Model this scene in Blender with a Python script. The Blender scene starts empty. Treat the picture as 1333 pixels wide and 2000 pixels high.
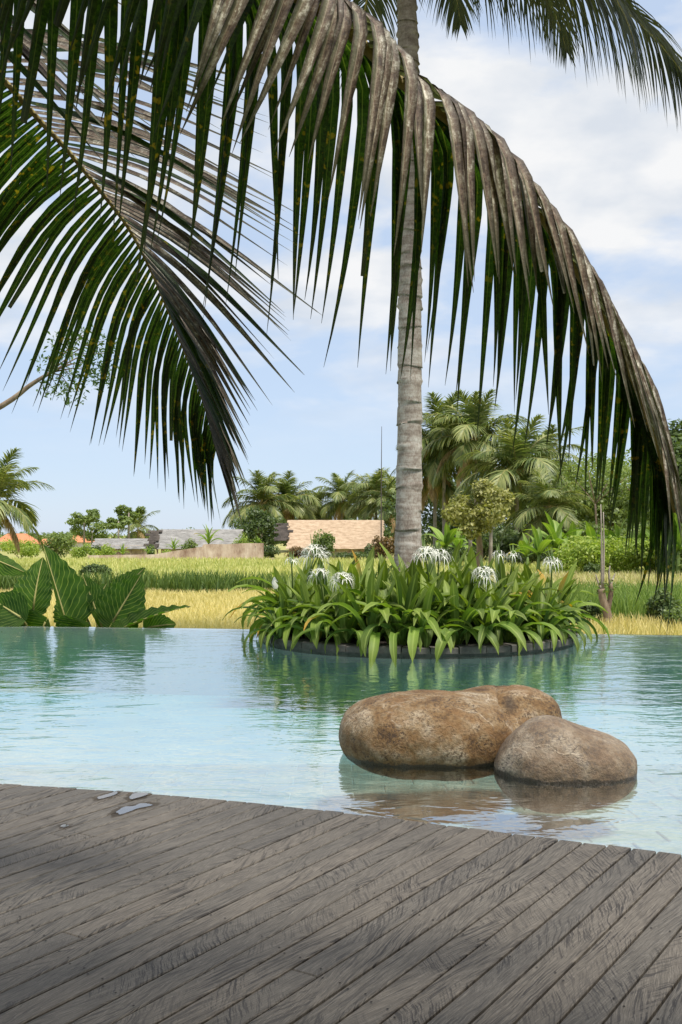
import bpy, math, random
import numpy as np
from mathutils import Vector, Matrix, noise as mnoise

R = math.radians
rnd = random.Random(7)
nrg = np.random.default_rng(11)
S = bpy.context.scene
COL = S.collection

# ------------------------------------------------------------------ camera
CAM_H, HOR, F, CX = 1.44, 1045.0, 2000.0, 666.5      # metres above the water, horizon row, focal length in photo pixels
cam_d = bpy.data.cameras.new('camera')
cam = bpy.data.objects.new('camera', cam_d); COL.objects.link(cam)
cam.location = (0, 0, CAM_H); cam.rotation_euler = (R(90), 0, 0)
cam_d.sensor_fit = 'VERTICAL'; cam_d.sensor_height = 36.0; cam_d.lens = 36.0
cam_d.shift_y = (HOR - 1000.0) / 2000.0
cam_d.clip_start = 0.05; cam_d.clip_end = 20000
S.camera = cam

def at(px, py, Y):
    return Vector(((px - CX) / F * Y, Y, CAM_H - (py - HOR) / F * Y))
def ground(px, py, z=0.0):
    Y = (CAM_H - z) * F / (py - HOR)
    return Vector(((px - CX) / F * Y, Y, z))

# ------------------------------------------------------------------ light
SUN_EL, SUN_AZ = R(64), R(138)          # azimuth clockwise from the view direction (+Y)
sun_vec = Vector((math.sin(SUN_AZ) * math.cos(SUN_EL), math.cos(SUN_AZ) * math.cos(SUN_EL), math.sin(SUN_EL)))
sd = bpy.data.lights.new('sun', 'SUN'); sd.energy = 4.4; sd.angle = R(13); sd.color = (1.0, 0.95, 0.87)
so = bpy.data.objects.new('sun', sd); COL.objects.link(so)
so.rotation_euler = (-sun_vec).to_track_quat('-Z', 'Y').to_euler()
so.location = (0, 0, 30)

w = bpy.data.worlds.new('World'); S.world = w; w.use_nodes = True
wn = w.node_tree.nodes; wl = w.node_tree.links; wn.clear()
def wnode(t, **k):
    n = wn.new(t)
    for a, b in k.items(): setattr(n, a, b)
    return n
sky = wnode('ShaderNodeTexSky', sky_type='NISHITA', sun_disc=False)
sky.sun_elevation = SUN_EL; sky.sun_rotation = SUN_AZ; sky.air_density = 1.0; sky.dust_density = 0.3; sky.ozone_density = 2.2
bg1 = wnode('ShaderNodeBackground'); bg1.inputs['Strength'].default_value = 0.112
bg2 = wnode('ShaderNodeBackground'); bg2.inputs['Color'].default_value = (0.92, 0.96, 1.0, 1); bg2.inputs['Strength'].default_value = 0.77
tc = wnode('ShaderNodeTexCoord')
sep = wnode('ShaderNodeSeparateXYZ'); wl.new(tc.outputs['Generated'], sep.inputs[0])
zz = wnode('ShaderNodeMath', operation='ADD'); wl.new(sep.outputs['Z'], zz.inputs[0]); zz.inputs[1].default_value = 0.25
zm = wnode('ShaderNodeMath', operation='MAXIMUM'); wl.new(zz.outputs[0], zm.inputs[0]); zm.inputs[1].default_value = 0.05
dv = wnode('ShaderNodeVectorMath', operation='DIVIDE')
cmb = wnode('ShaderNodeCombineXYZ')
for i in range(3): wl.new(zm.outputs[0], cmb.inputs[i])
wl.new(tc.outputs['Generated'], dv.inputs[0]); wl.new(cmb.outputs[0], dv.inputs[1])
mp = wnode('ShaderNodeMapping'); mp.inputs['Location'].default_value = (0.3, 5.2, 2.1); mp.inputs['Scale'].default_value = (1.0, 1.0, 1.5)
wl.new(dv.outputs[0], mp.inputs['Vector'])
n1 = wnode('ShaderNodeTexNoise'); n1.inputs['Scale'].default_value = 2.6; n1.inputs['Detail'].default_value = 7; n1.inputs['Roughness'].default_value = 0.52
n1.inputs['Distortion'].default_value = 0.25
wl.new(mp.outputs[0], n1.inputs['Vector'])
rp = wnode('ShaderNodeValToRGB'); wl.new(n1.outputs['Fac'], rp.inputs[0])
rp.color_ramp.elements[0].position = 0.43; rp.color_ramp.elements[0].color = (0.05, 0.05, 0.05, 1)
rp.color_ramp.elements[1].position = 0.565; rp.color_ramp.elements[1].color = (0.95, 0.95, 0.95, 1)
veil = wnode('ShaderNodeMix', data_type='RGBA'); veil.inputs[0].default_value = 0.75; veil.inputs[7].default_value = (4.5, 5.5, 7.1, 1)
wl.new(sky.outputs[0], veil.inputs[6]); wl.new(veil.outputs[2], bg1.inputs['Color'])
n2 = wnode('ShaderNodeTexNoise'); n2.inputs['Scale'].default_value = 5.5; n2.inputs['Detail'].default_value = 6; wl.new(mp.outputs[0], n2.inputs['Vector'])
rp2 = wnode('ShaderNodeValToRGB'); wl.new(n2.outputs['Fac'], rp2.inputs[0]); rp2.color_ramp.elements[0].position = 0.36; rp2.color_ramp.elements[0].color = (0.76, 0.81, 0.88, 1)
rp2.color_ramp.elements[1].position = 0.6; rp2.color_ramp.elements[1].color = (1.0, 1.0, 1.0, 1); wl.new(rp2.outputs[0], bg2.inputs['Color'])
mxs = wnode('ShaderNodeMixShader'); fade = wnode('ShaderNodeMapRange', interpolation_type='SMOOTHSTEP'); wl.new(sep.outputs['Z'], fade.inputs[0]); fade.inputs[1].default_value = 0.05; fade.inputs[2].default_value = 0.26
clf = wnode('ShaderNodeMath', operation='MULTIPLY'); wl.new(rp.outputs[0], clf.inputs[0]); wl.new(fade.outputs[0], clf.inputs[1]); wl.new(clf.outputs[0], mxs.inputs[0]); wl.new(bg1.outputs[0], mxs.inputs[1]); wl.new(bg2.outputs[0], mxs.inputs[2])
wo = wnode('ShaderNodeOutputWorld'); wl.new(mxs.outputs[0], wo.inputs[0])

vs = S.view_settings; vs.view_transform = 'Standard'; vs.look = 'None'; vs.gamma = 1.0; vs.exposure = 0.3; vs.use_curve_mapping = False
S.render.engine = 'CYCLES'
cy = S.cycles; cy.max_bounces = 7; cy.diffuse_bounces = 3; cy.glossy_bounces = 3; cy.transmission_bounces = 5; cy.transparent_max_bounces = 12
cy.caustics_reflective = False; cy.caustics_refractive = False; cy.use_denoising = True; cy.sample_clamp_indirect = 6.0

# ------------------------------------------------------------------ material helpers
class NT:
    def __init__(s, name):
        s.m = bpy.data.materials.new(name); s.m.use_nodes = True
        s.n = s.m.node_tree.nodes; s.l = s.m.node_tree.links; s.n.clear()
        s.out = s.n.new('ShaderNodeOutputMaterial')
    def node(s, t, ins=None, **k):
        n = s.n.new(t)
        for a, b in k.items(): setattr(n, a, b)
        for a, b in (ins or {}).items():
            if hasattr(b, 'is_linked') or isinstance(b, bpy.types.NodeSocket): s.l.new(b, n.inputs[a])
            else: n.inputs[a].default_value = b
        return n
    def noise(s, vec, scale, detail=4, rough=0.55, dist=0.0):
        n = s.node('ShaderNodeTexNoise', {'Scale': scale, 'Detail': detail, 'Roughness': rough, 'Distortion': dist})
        if vec is not None: s.l.new(vec, n.inputs['Vector'])
        return n.outputs['Fac']
    def ramp(s, fac, stops):
        n = s.node('ShaderNodeValToRGB', {0: fac}); e = n.color_ramp.elements
        while len(e) < len(stops): e.new(0.5)
        for q, (p, c) in zip(e, stops):
            q.position = p; q.color = (c, c, c, 1) if isinstance(c, (int, float)) else (*c, 1)
        return n.outputs[0]
    def math(s, op, a, b=0.0, c=0.0):
        n = s.node('ShaderNodeMath', operation=op)
        for i, v in enumerate((a, b, c)):
            if isinstance(v, bpy.types.NodeSocket): s.l.new(v, n.inputs[i])
            else: n.inputs[i].default_value = v
        return n.outputs[0]
    def mix(s, fac, a, b, mode='MIX'):
        n = s.node('ShaderNodeMix', data_type='RGBA', blend_type=mode)
        for i, v in ((0, fac), (6, a), (7, b)):
            if isinstance(v, bpy.types.NodeSocket): s.l.new(v, n.inputs[i])
            else: n.inputs[i].default_value = v if isinstance(v, (int, float)) else (*v, 1)
        return n.outputs[2]
    def mapping(s, vec, scale=(1, 1, 1), rot=(0, 0, 0), loc=(0, 0, 0)):
        n = s.node('ShaderNodeMapping', {'Scale': scale, 'Rotation': rot, 'Location': loc}); s.l.new(vec, n.inputs['Vector'])
        return n.outputs[0]
    def bump(s, h, strength=0.3, dist=0.01):
        return s.node('ShaderNodeBump', {'Height': h, 'Strength': strength, 'Distance': dist}).outputs[0]
    def principled(s, color, rough=0.6, normal=None, spec=0.5):
        p = s.node('ShaderNodeBsdfPrincipled', {'Roughness': rough, 'Specular IOR Level': spec})
        if isinstance(color, bpy.types.NodeSocket): s.l.new(color, p.inputs['Base Color'])
        else: p.inputs['Base Color'].default_value = (*color, 1)
        if normal is not None: s.l.new(normal, p.inputs['Normal'])
        return p
    def done(s, shader):
        s.l.new(shader.outputs[0], s.out.inputs['Surface']); return s.m

def foliage(name, c_lo, c_mid, c_hi, transl=0.35, rough=0.5, scale=0.6, spec=0.4, tcol=1.6, per='island'):
    """leaf material: colour varies leaf by leaf and in broad patches; part of the light passes through"""
    t = NT(name)
    g = t.node('ShaderNodeNewGeometry'); oi = t.node('ShaderNodeObjectInfo'); co = t.node('ShaderNodeTexCoord')
    r1 = g.outputs['Random Per Island'] if per == 'island' else oi.outputs['Random']
    nz = t.noise(g.outputs['Position'], scale, 3)
    f = t.math('ADD', t.math('MULTIPLY', r1, 0.55), t.math('MULTIPLY', nz, 0.75))
    f = t.math('ADD', f, t.math('MULTIPLY', oi.outputs['Random'], 0.15))
    col = t.ramp(f, [(0.3, c_lo), (0.62, c_mid), (0.98, c_hi)])
    p = t.principled(col, rough, spec=spec)
    tr = t.node('ShaderNodeBsdfTranslucent')
    tc2 = t.mix(1.0, col, (tcol, tcol * 1.05, tcol * 0.5), 'MULTIPLY'); t.l.new(tc2, tr.inputs['Color'])
    m = t.node('ShaderNodeMixShader', {0: transl}); t.l.new(p.outputs[0], m.inputs[1]); t.l.new(tr.outputs[0], m.inputs[2])
    return t.done(m)

def rough_surface(name, stops, scale=4.0, rough=0.8, bump=0.3, detail=6, stretch=(1, 1, 1), bdist=0.02, spec=0.3, coord='Object', speck=None):
    t = NT(name); co = t.node('ShaderNodeTexCoord'); oi = t.node('ShaderNodeObjectInfo')
    v = t.mapping(co.outputs[coord], stretch)
    off = t.node('ShaderNodeVectorMath', operation='ADD'); t.l.new(v, off.inputs[0])
    sc = t.math('MULTIPLY', oi.outputs['Random'], 37.0); cb = t.node('ShaderNodeCombineXYZ', {0: sc, 1: sc, 2: sc}); t.l.new(cb.outputs[0], off.inputs[1])
    n = t.noise(off.outputs[0], scale, detail, 0.62); n2 = t.noise(off.outputs[0], scale * 7, 4, 0.7)
    f = t.math('ADD', t.math('MULTIPLY', n, 0.72), t.math('MULTIPLY', n2, 0.28))
    col = t.ramp(f, stops)
    if speck:
        n3 = t.noise(off.outputs[0], speck[0], 2, 0.5); col = t.mix(t.ramp(n3, [(0.6, 0.0), (0.68, 1.0)]), col, speck[1])
    return t.done(t.principled(col, rough, t.bump(f, bump, bdist), spec))

M = {}
# ------------------------------------------------------------------ mesh helpers
def tag(o, label=None, cat=None, group=None, kind=None):
    if label: o['label'] = label
    if cat: o['category'] = cat
    if group: o['group'] = group
    if kind: o['kind'] = kind
    return o
def link(name, data, parent=None):
    o = bpy.data.objects.new(name, data); COL.objects.link(o)
    if parent is not None: o.parent = parent
    return o
def mesh(verts, faces, mat=None, smooth=False, uv=None, name='mesh'):
    me = bpy.data.meshes.new(name); me.from_pydata([tuple(v) for v in verts], [], faces)
    if mat is not None:
        for x in (mat if isinstance(mat, (list, tuple)) else [mat]): me.materials.append(x)
    if smooth: me.polygons.foreach_set('use_smooth', [True] * len(me.polygons))
    if uv is not None:
        lay = me.uv_layers.new(name='UVMap'); li = np.zeros(len(me.loops), dtype=np.int32); me.loops.foreach_get('vertex_index', li)
        lay.data.foreach_set('uv', np.asarray(uv, dtype=np.float32)[li].ravel())
    me.update(); return me
def fastmesh(V, Q, mat, name='mesh', smooth=False):
    """V (n,3) array, Q (m,4) quads"""
    me = bpy.data.meshes.new(name); n, m = len(V), len(Q); k = Q.shape[1]
    me.vertices.add(n); me.vertices.foreach_set('co', np.asarray(V, dtype=np.float32).ravel())
    me.loops.add(m * k); me.loops.foreach_set('vertex_index', np.asarray(Q, dtype=np.int32).ravel())
    me.polygons.add(m); me.polygons.foreach_set('loop_start', np.arange(m, dtype=np.int32) * k)
    if smooth: me.polygons.foreach_set('use_smooth', [True] * m)
    me.materials.append(mat); me.update(calc_edges=True); me.validate(); return me
def empty(name, loc, label=None, cat=None, group=None, kind=None):
    o = bpy.data.objects.new(name, None); COL.objects.link(o); o.location = loc; o.empty_display_size = 0.2
    return tag(o, label, cat, group, kind)
class MB:
    def __init__(s): s.v = []; s.f = []; s.uv = []
    def add(s, v, f, uv=None):
        b = len(s.v); s.v += [tuple(x) for x in v]; s.f += [tuple(b + i for i in q) for q in f]
        s.uv += list(uv) if uv is not None else [(0, 0)] * len(v)
    def box(s, x0, x1, y0, y1, z0, z1):
        s.add([(x0, y0, z0), (x1, y0, z0), (x1, y1, z0), (x0, y1, z0), (x0, y0, z1), (x1, y0, z1), (x1, y1, z1), (x0, y1, z1)],
              [(0, 3, 2, 1), (4, 5, 6, 7), (0, 1, 5, 4), (1, 2, 6, 5), (2, 3, 7, 6), (3, 0, 4, 7)])
    def tube(s, pts, rad, n=8, cap=True):
        pts = [Vector(p) for p in pts]; v = []; uv = []
        for i, p in enumerate(pts):
            t = (pts[min(i + 1, len(pts) - 1)] - pts[max(i - 1, 0)]).normalized()
            a = t.cross(Vector((0, 0, 1)) if abs(t.z) < 0.9 else Vector((1, 0, 0))).normalized(); b = t.cross(a)
            r = rad[i] if isinstance(rad, (list, tuple)) else rad
            for k in range(n):
                q = 2 * math.pi * k / n; v.append(p + (a * math.cos(q) + b * math.sin(q)) * r); uv.append((k / n, i / max(1, len(pts) - 1)))
        f = [(i * n + k, i * n + (k + 1) % n, (i + 1) * n + (k + 1) % n, (i + 1) * n + k) for i in range(len(pts) - 1) for k in range(n)]
        if cap: f += [tuple(range(n))[::-1], tuple((len(pts) - 1) * n + k for k in range(n))]
        s.add(v, f, uv)
    def build(s, name, mat, parent=None, smooth=False):
        off = parent_offset(parent)
        return link(name, mesh([Vector(x) - off for x in s.v], s.f, mat, smooth, s.uv, name), parent)
def parent_offset(p):
    o = Vector((0, 0, 0))
    while p is not None: o += p.location; p = p.parent
    return o
def bez(pts, n):
    """smooth curve through points (Catmull-Rom), n samples"""
    P = [Vector(p) for p in pts]; P = [P[0] * 2 - P[1]] + P + [P[-1] * 2 - P[-2]]; m = len(P) - 3; out = []
    for i in range(n):
        u = i / (n - 1) * m; k = min(int(u), m - 1); t = u - k; a, b, c, d = P[k:k + 4]
        out.append(0.5 * ((2 * b) + (c - a) * t + (2 * a - 5 * b + 4 * c - d) * t * t + (3 * b - a - 3 * c + d) * t ** 3))
    return out

# ================================================================== MATERIALS
def deck_wood():
    t = NT('weathered_wood'); co = t.node('ShaderNodeTexCoord'); oi = t.node('ShaderNodeObjectInfo'); r = oi.outputs['Random']
    off = t.node('ShaderNodeCombineXYZ', {0: t.math('MULTIPLY', r, 71.0), 1: t.math('MULTIPLY', r, 33.0), 2: t.math('MULTIPLY', r, 53.0)})
    ad = t.node('ShaderNodeVectorMath', operation='ADD'); t.l.new(co.outputs['Object'], ad.inputs[0]); t.l.new(off.outputs[0], ad.inputs[1])
    base = ad.outputs[0]
    lo = t.node('ShaderNodeSeparateXYZ'); t.l.new(co.outputs['Object'], lo.inputs[0]); sx = t.node('ShaderNodeSeparateXYZ'); t.l.new(base, sx.inputs[0])
    rr = t.math('FRACT', t.math('MULTIPLY', r, 17.31)); rs = t.math('SUBTRACT', rr, 0.5)
    wob = t.noise(t.mapping(base, (3.0, 10, 1)), 1.0, 3)
    def strokes_at(slant, fx, fy, amp):
        yy = t.math('ADD', t.math('SUBTRACT', sx.outputs['Y'], t.math('MULTIPLY', slant, lo.outputs['X'])), t.math('MULTIPLY', wob, amp))
        xx = t.math('ADD', sx.outputs['X'], t.math('MULTIPLY', slant, lo.outputs['Y']))
        return t.noise(t.node('ShaderNodeCombineXYZ', {0: t.math('MULTIPLY', xx, fx), 1: t.math('MULTIPLY', yy, fy), 2: sx.outputs['Z']}).outputs[0], 1.0, 4, 0.65)
    sl1 = t.math('MULTIPLY', rs, 0.5); sl2 = t.math('ADD', t.math('MULTIPLY', rs, -1.6), 0.35)
    low = t.ramp(t.noise(t.mapping(base, (1.7, 4.0, 1)), 1.0, 2, 0.5), [(0.46, 0.0), (0.54, 1.0)])
    sA = strokes_at(sl1, 4.0, 135.0, 0.04); sB = strokes_at(sl2, 6.0, 125.0, 0.06)
    strokes = t.math('ADD', t.math('MULTIPLY', sA, t.math('SUBTRACT', 1.0, low)), t.math('MULTIPLY', sB, low))
    fine = strokes_at(sl1, 14.0, 300.0, 0.04)
    patch = t.noise(t.mapping(base, (2.2, 5, 1)), 1.0, 4, 0.6)
    grit = t.noise(base, 160, 2, 0.6)
    col = t.ramp(fine, [(0.3, (0.062, 0.055, 0.046)), (0.52, (0.115, 0.103, 0.087)), (0.72, (0.20, 0.182, 0.156))])
    dark = t.math('MULTIPLY', t.ramp(strokes, [(0.42, 1.0), (0.50, 0.0)]), t.ramp(patch, [(0.36, 0.22), (0.62, 0.95)]))
    col = t.mix(dark, col, (0.026, 0.022, 0.019))
    tint = t.ramp(t.math('FRACT', t.math('MULTIPLY', r, 7.7)), [(0.0, (0.88, 0.87, 0.86)), (0.5, (1.0, 0.98, 0.95)), (1.0, (1.14, 1.09, 1.03))])
    col = t.mix(1.0, col, tint, 'MULTIPLY')
    big = t.noise(t.node('ShaderNodeNewGeometry').outputs['Position'], 1.1, 4, 0.6)
    col = t.mix(1.0, col, t.ramp(big, [(0.3, 0.72), (0.7, 1.02)]), 'MULTIPLY')
    col = t.mix(t.ramp(grit, [(0.62, 0.0), (0.75, 0.3)]), col, (0.33, 0.30, 0.27))
    h = t.math('SUBTRACT', t.math('ADD', t.math('MULTIPLY', fine, 0.5), t.math('MULTIPLY', strokes, 0.25)), t.math('MULTIPLY', dark, 0.5))
    return t.done(t.principled(col, 0.62, t.bump(h, 0.35, 0.004), 0.35))
M['deck'] = deck_wood()

def boulder_mat(name, shift, grey=0.0, pit=None):
    t = NT(name); co = t.node('ShaderNodeTexCoord'); v = t.mapping(co.outputs['Object'], loc=shift)
    big = t.noise(v, 3.2, 5, 0.6, 0.4); mid = t.noise(v, 11, 6, 0.7); fine = t.noise(v, 55, 4, 0.75)
    f = t.math('ADD', t.math('MULTIPLY', big, 0.6), t.math('MULTIPLY', mid, 0.4))
    col = t.ramp(f, [(0.38, (0.075, 0.042, 0.018)), (0.46, (0.185, 0.107, 0.042)), (0.53, (0.25, 0.175, 0.095)), (0.63, (0.41, 0.335, 0.235))])
    spk = t.math('MULTIPLY', t.ramp(fine, [(0.40, 1.0), (0.53, 0.0)]), t.ramp(t.noise(v, 4.5, 3), [(0.36, 0.35), (0.60, 1.0)]))
    col = t.mix(spk, col, (0.05, 0.03, 0.018))
    rust = t.ramp(t.noise(t.mapping(v, (1.0, 1.0, 2.6)), 4.0, 5, 0.7), [(0.50, 0.0), (0.64, 0.5)]); col = t.mix(rust, col, (0.20, 0.105, 0.04))
    crk = t.node('ShaderNodeTexNoise', {'Scale': 2.3, 'Detail': 4.0, 'Roughness': 0.6}); t.l.new(t.mapping(v, (1, 1, 1.8), (0.3, 0.5, 0.2)), crk.inputs['Vector'])
    crack = t.ramp(t.math('ABSOLUTE', t.math('SUBTRACT', crk.outputs['Fac'], 0.5)), [(0.0, 0.5), (0.006, 0.0)]); crack = t.math('MULTIPLY', crack, t.ramp(big, [(0.50, 0.0), (0.60, 1.0)])); col = t.mix(crack, col, (0.06, 0.035, 0.02))
    col = t.mix(t.ramp(t.noise(v, 45, 3, 0.6), [(0.62, 0.0), (0.78, 0.35)]), col, (0.36, 0.29, 0.21))
    if grey: col = t.mix(grey, col, t.ramp(f, [(0.38, (0.12, 0.10, 0.085)), (0.62, (0.30, 0.265, 0.225))]))
    # pale veins
    vor = t.node('ShaderNodeTexVoronoi', {'Scale': 1.7}, feature='DISTANCE_TO_EDGE')
    dist = t.node('ShaderNodeVectorMath', operation='ADD'); t.l.new(v, dist.inputs[0])
    nc = t.node('ShaderNodeTexNoise', {'Scale': 2.5, 'Detail': 3.0}); t.l.new(v, nc.inputs['Vector'])
    s2 = t.node('ShaderNodeVectorMath', {'Scale': 0.5}, operation='SCALE'); t.l.new(nc.outputs['Color'], s2.inputs[0]); t.l.new(s2.outputs[0], dist.inputs[1]); t.l.new(dist.outputs[0], vor.inputs['Vector'])
    vein = t.math('MULTIPLY', t.ramp(vor.outputs['Distance'], [(0.0, 0.6), (0.010, 0.0)]), t.ramp(big, [(0.46, 0.0), (0.58, 1.0)]))
    col = t.mix(vein, col, (0.52, 0.43, 0.32))
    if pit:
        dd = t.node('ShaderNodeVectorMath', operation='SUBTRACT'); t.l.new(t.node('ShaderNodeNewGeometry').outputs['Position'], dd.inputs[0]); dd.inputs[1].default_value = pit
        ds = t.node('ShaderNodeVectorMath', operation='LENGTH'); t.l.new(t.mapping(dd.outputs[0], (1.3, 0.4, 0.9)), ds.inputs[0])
        col = t.mix(t.ramp(t.math('ADD', ds.outputs['Value'], t.math('MULTIPLY', t.math('SUBTRACT', mid, 0.5), 0.12)), [(0.03, 0.85), (0.075, 0.0)]), col, (0.045, 0.03, 0.02))  # shade inside the notch, painted into the stone colour
    # wet, algae dark foot just above the water line (a stain with its own uneven upper edge)
    sx = t.node('ShaderNodeSeparateXYZ'); t.l.new(t.node('ShaderNodeNewGeometry').outputs['Position'], sx.inputs[0])
    edge = t.math('SUBTRACT', sx.outputs['Z'], t.math('MULTIPLY', t.math('SUBTRACT', mid, 0.36), 0.10))
    wet = t.ramp(edge, [(0.0, 1.0), (0.014, 0.0)])
    col = t.mix(t.math('MULTIPLY', wet, 0.85), col, (0.028, 0.022, 0.016))
    h = t.math('SUBTRACT', t.math('ADD', t.math('MULTIPLY', mid, 0.9), t.math('MULTIPLY', fine, 0.5)), t.math('MULTIPLY', crack, 0.5))
    return t.done(t.principled(col, t.ramp(wet, [(0, 0.72), (1, 0.3)]), t.bump(h, 1.0, 0.02), 0.3))
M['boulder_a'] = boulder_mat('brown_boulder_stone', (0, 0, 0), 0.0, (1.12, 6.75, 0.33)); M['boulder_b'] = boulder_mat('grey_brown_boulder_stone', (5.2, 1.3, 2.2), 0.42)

def water_mat():
    t = NT('pool_water'); g = t.node('ShaderNodeNewGeometry'); p = g.outputs['Position']
    a = t.noise(t.mapping(p, (0.7, 1.25, 1), (0, 0, 0.2)), 3.2, 3, 0.55, 0.6)
    b = t.noise(t.mapping(p, (0.75, 1.3, 1), (0, 0, -0.3)), 11, 2, 0.5, 0.3)
    c = t.noise(p, 0.9, 2, 0.5)
    h = t.math('ADD', t.math('MULTIPLY', a, 1.0), t.math('MULTIPLY', b, 0.18))
    h = t.math('MULTIPLY', h, t.ramp(c, [(0.3, 0.55), (0.7, 1.0)]))
    nm = t.bump(h, 1.0, 0.012)
    fr = t.node('ShaderNodeFresnel', {'IOR': 1.333}); t.l.new(nm, fr.inputs['Normal'])
    gl = t.node('ShaderNodeBsdfGlossy', {'Roughness': 0.03, 'Color': (1, 1, 1, 1)}); t.l.new(nm, gl.inputs['Normal'])
    tr = t.node('ShaderNodeBsdfTransparent', {'Color': (0.96, 1.0, 0.99, 1)})
    m = t.node('ShaderNodeMixShader'); t.l.new(t.math('MINIMUM', t.math('MULTIPLY', fr.outputs[0], 2.7), 0.70), m.inputs[0]); t.l.new(tr.outputs[0], m.inputs[1]); t.l.new(gl.outputs[0], m.inputs[2])
    va = t.node('ShaderNodeVolumeAbsorption', {'Color': (0.18, 0.81, 0.84, 1), 'Density': 0.27})
    t.l.new(va.outputs[0], t.out.inputs['Volume'])
    return t.done(m)
M['water'] = water_mat()
def puddle_mat():
    t = NT('standing_water'); fr = t.node('ShaderNodeFresnel', {'IOR': 1.7})
    gl = t.node('ShaderNodeBsdfGlossy', {'Roughness': 0.02}); tr = t.node('ShaderNodeBsdfTransparent', {'Color': (0.8, 0.78, 0.76, 1)})
    m = t.node('ShaderNodeMixShader'); t.l.new(t.math('MINIMUM', t.math('MULTIPLY', fr.outputs[0], 1.9), 0.85), m.inputs[0]); t.l.new(tr.outputs[0], m.inputs[1]); t.l.new(gl.outputs[0], m.inputs[2]); return t.done(m)
M['puddle'] = puddle_mat()
_t = NT('damp_film'); M['damp'] = _t.done(_t.node('ShaderNodeBsdfTransparent', {'Color': (0.74, 0.72, 0.70, 1)}))
M['tile'] = rough_surface('green_stone_tile', [(0.3, (0.20, 0.215, 0.18)), (0.5, (0.34, 0.355, 0.30)), (0.7, (0.48, 0.455, 0.37))], 3.0, 0.6, 0.2)
M['pool'] = rough_surface('pool_floor_stone', [(0.3, (0.34, 0.38, 0.35)), (0.5, (0.45, 0.49, 0.46)), (0.7, (0.55, 0.57, 0.52))], 1.5, 0.7, 0.2)
M['rim'] = rough_surface('dark_rim_stone', [(0.3, (0.05, 0.046, 0.042)), (0.55, (0.11, 0.10, 0.09)), (0.75, (0.20, 0.18, 0.155))], 6.0, 0.8, 0.5)
M['soil'] = rough_surface('dark_soil', [(0.3, (0.012, 0.01, 0.008)), (0.7, (0.05, 0.04, 0.03))], 8.0, 0.95, 0.6)
M['under'] = rough_surface('deck_underside', [(0.3, (0.012, 0.01, 0.009)), (0.7, (0.03, 0.026, 0.022))], 8.0, 0.9, 0.3)

def leaflet_green(name='green_palm_leaflet', y0=0.47, y1=0.66):
    t = NT(name); g = t.node('ShaderNodeNewGeometry'); oi = t.node('ShaderNodeObjectInfo'); uv = t.node('ShaderNodeUVMap')
    P = g.outputs['Position']; u = t.node('ShaderNodeSeparateXYZ'); t.l.new(uv.outputs[0], u.inputs[0])
    mott = t.noise(P, 120, 3, 0.7); mid = t.noise(P, 22, 4, 0.65); spot = t.noise(P, 48, 2, 0.5)
    col = t.ramp(t.math('ADD', t.math('MULTIPLY', mott, 0.6), t.math('MULTIPLY', mid, 0.4)), [(0.38, (0.007, 0.015, 0.004)), (0.52, (0.017, 0.040, 0.006)), (0.68, (0.045, 0.085, 0.010))])
    yel = t.math('MULTIPLY', t.ramp(spot, [(0.60, 0.0), (0.68, 1.0)]), t.ramp(t.noise(P, 3.1, 3), [(y0, 0.0), (y1, 0.85)]))
    col = t.mix(yel, col, (0.30, 0.20, 0.015))
    rib = t.ramp(t.math('ABSOLUTE', t.math('SUBTRACT', u.outputs['X'], 0.5)), [(0.02, 1.0), (0.06, 0.0)])
    col = t.mix(t.math('MULTIPLY', rib, 0.6), col, (0.11, 0.14, 0.04))
    tip = t.ramp(u.outputs['Y'], [(0.74, 0.0), (1.0, 0.75)]); col = t.mix(tip, col, (0.04, 0.04, 0.045))
    p = t.principled(col, 0.45, t.bump(t.math('ADD', mott, t.math('MULTIPLY', rib, -0.6)), 0.25, 0.003), 0.3)
    tr = t.node('ShaderNodeBsdfTranslucent'); t.l.new(t.mix(1.0, col, (2.2, 2.4, 0.8), 'MULTIPLY'), tr.inputs['Color'])
    m = t.node('ShaderNodeMixShader', {0: 0.38}); t.l.new(p.outputs[0], m.inputs[1]); t.l.new(tr.outputs[0], m.inputs[2]); return t.done(m)
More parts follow.
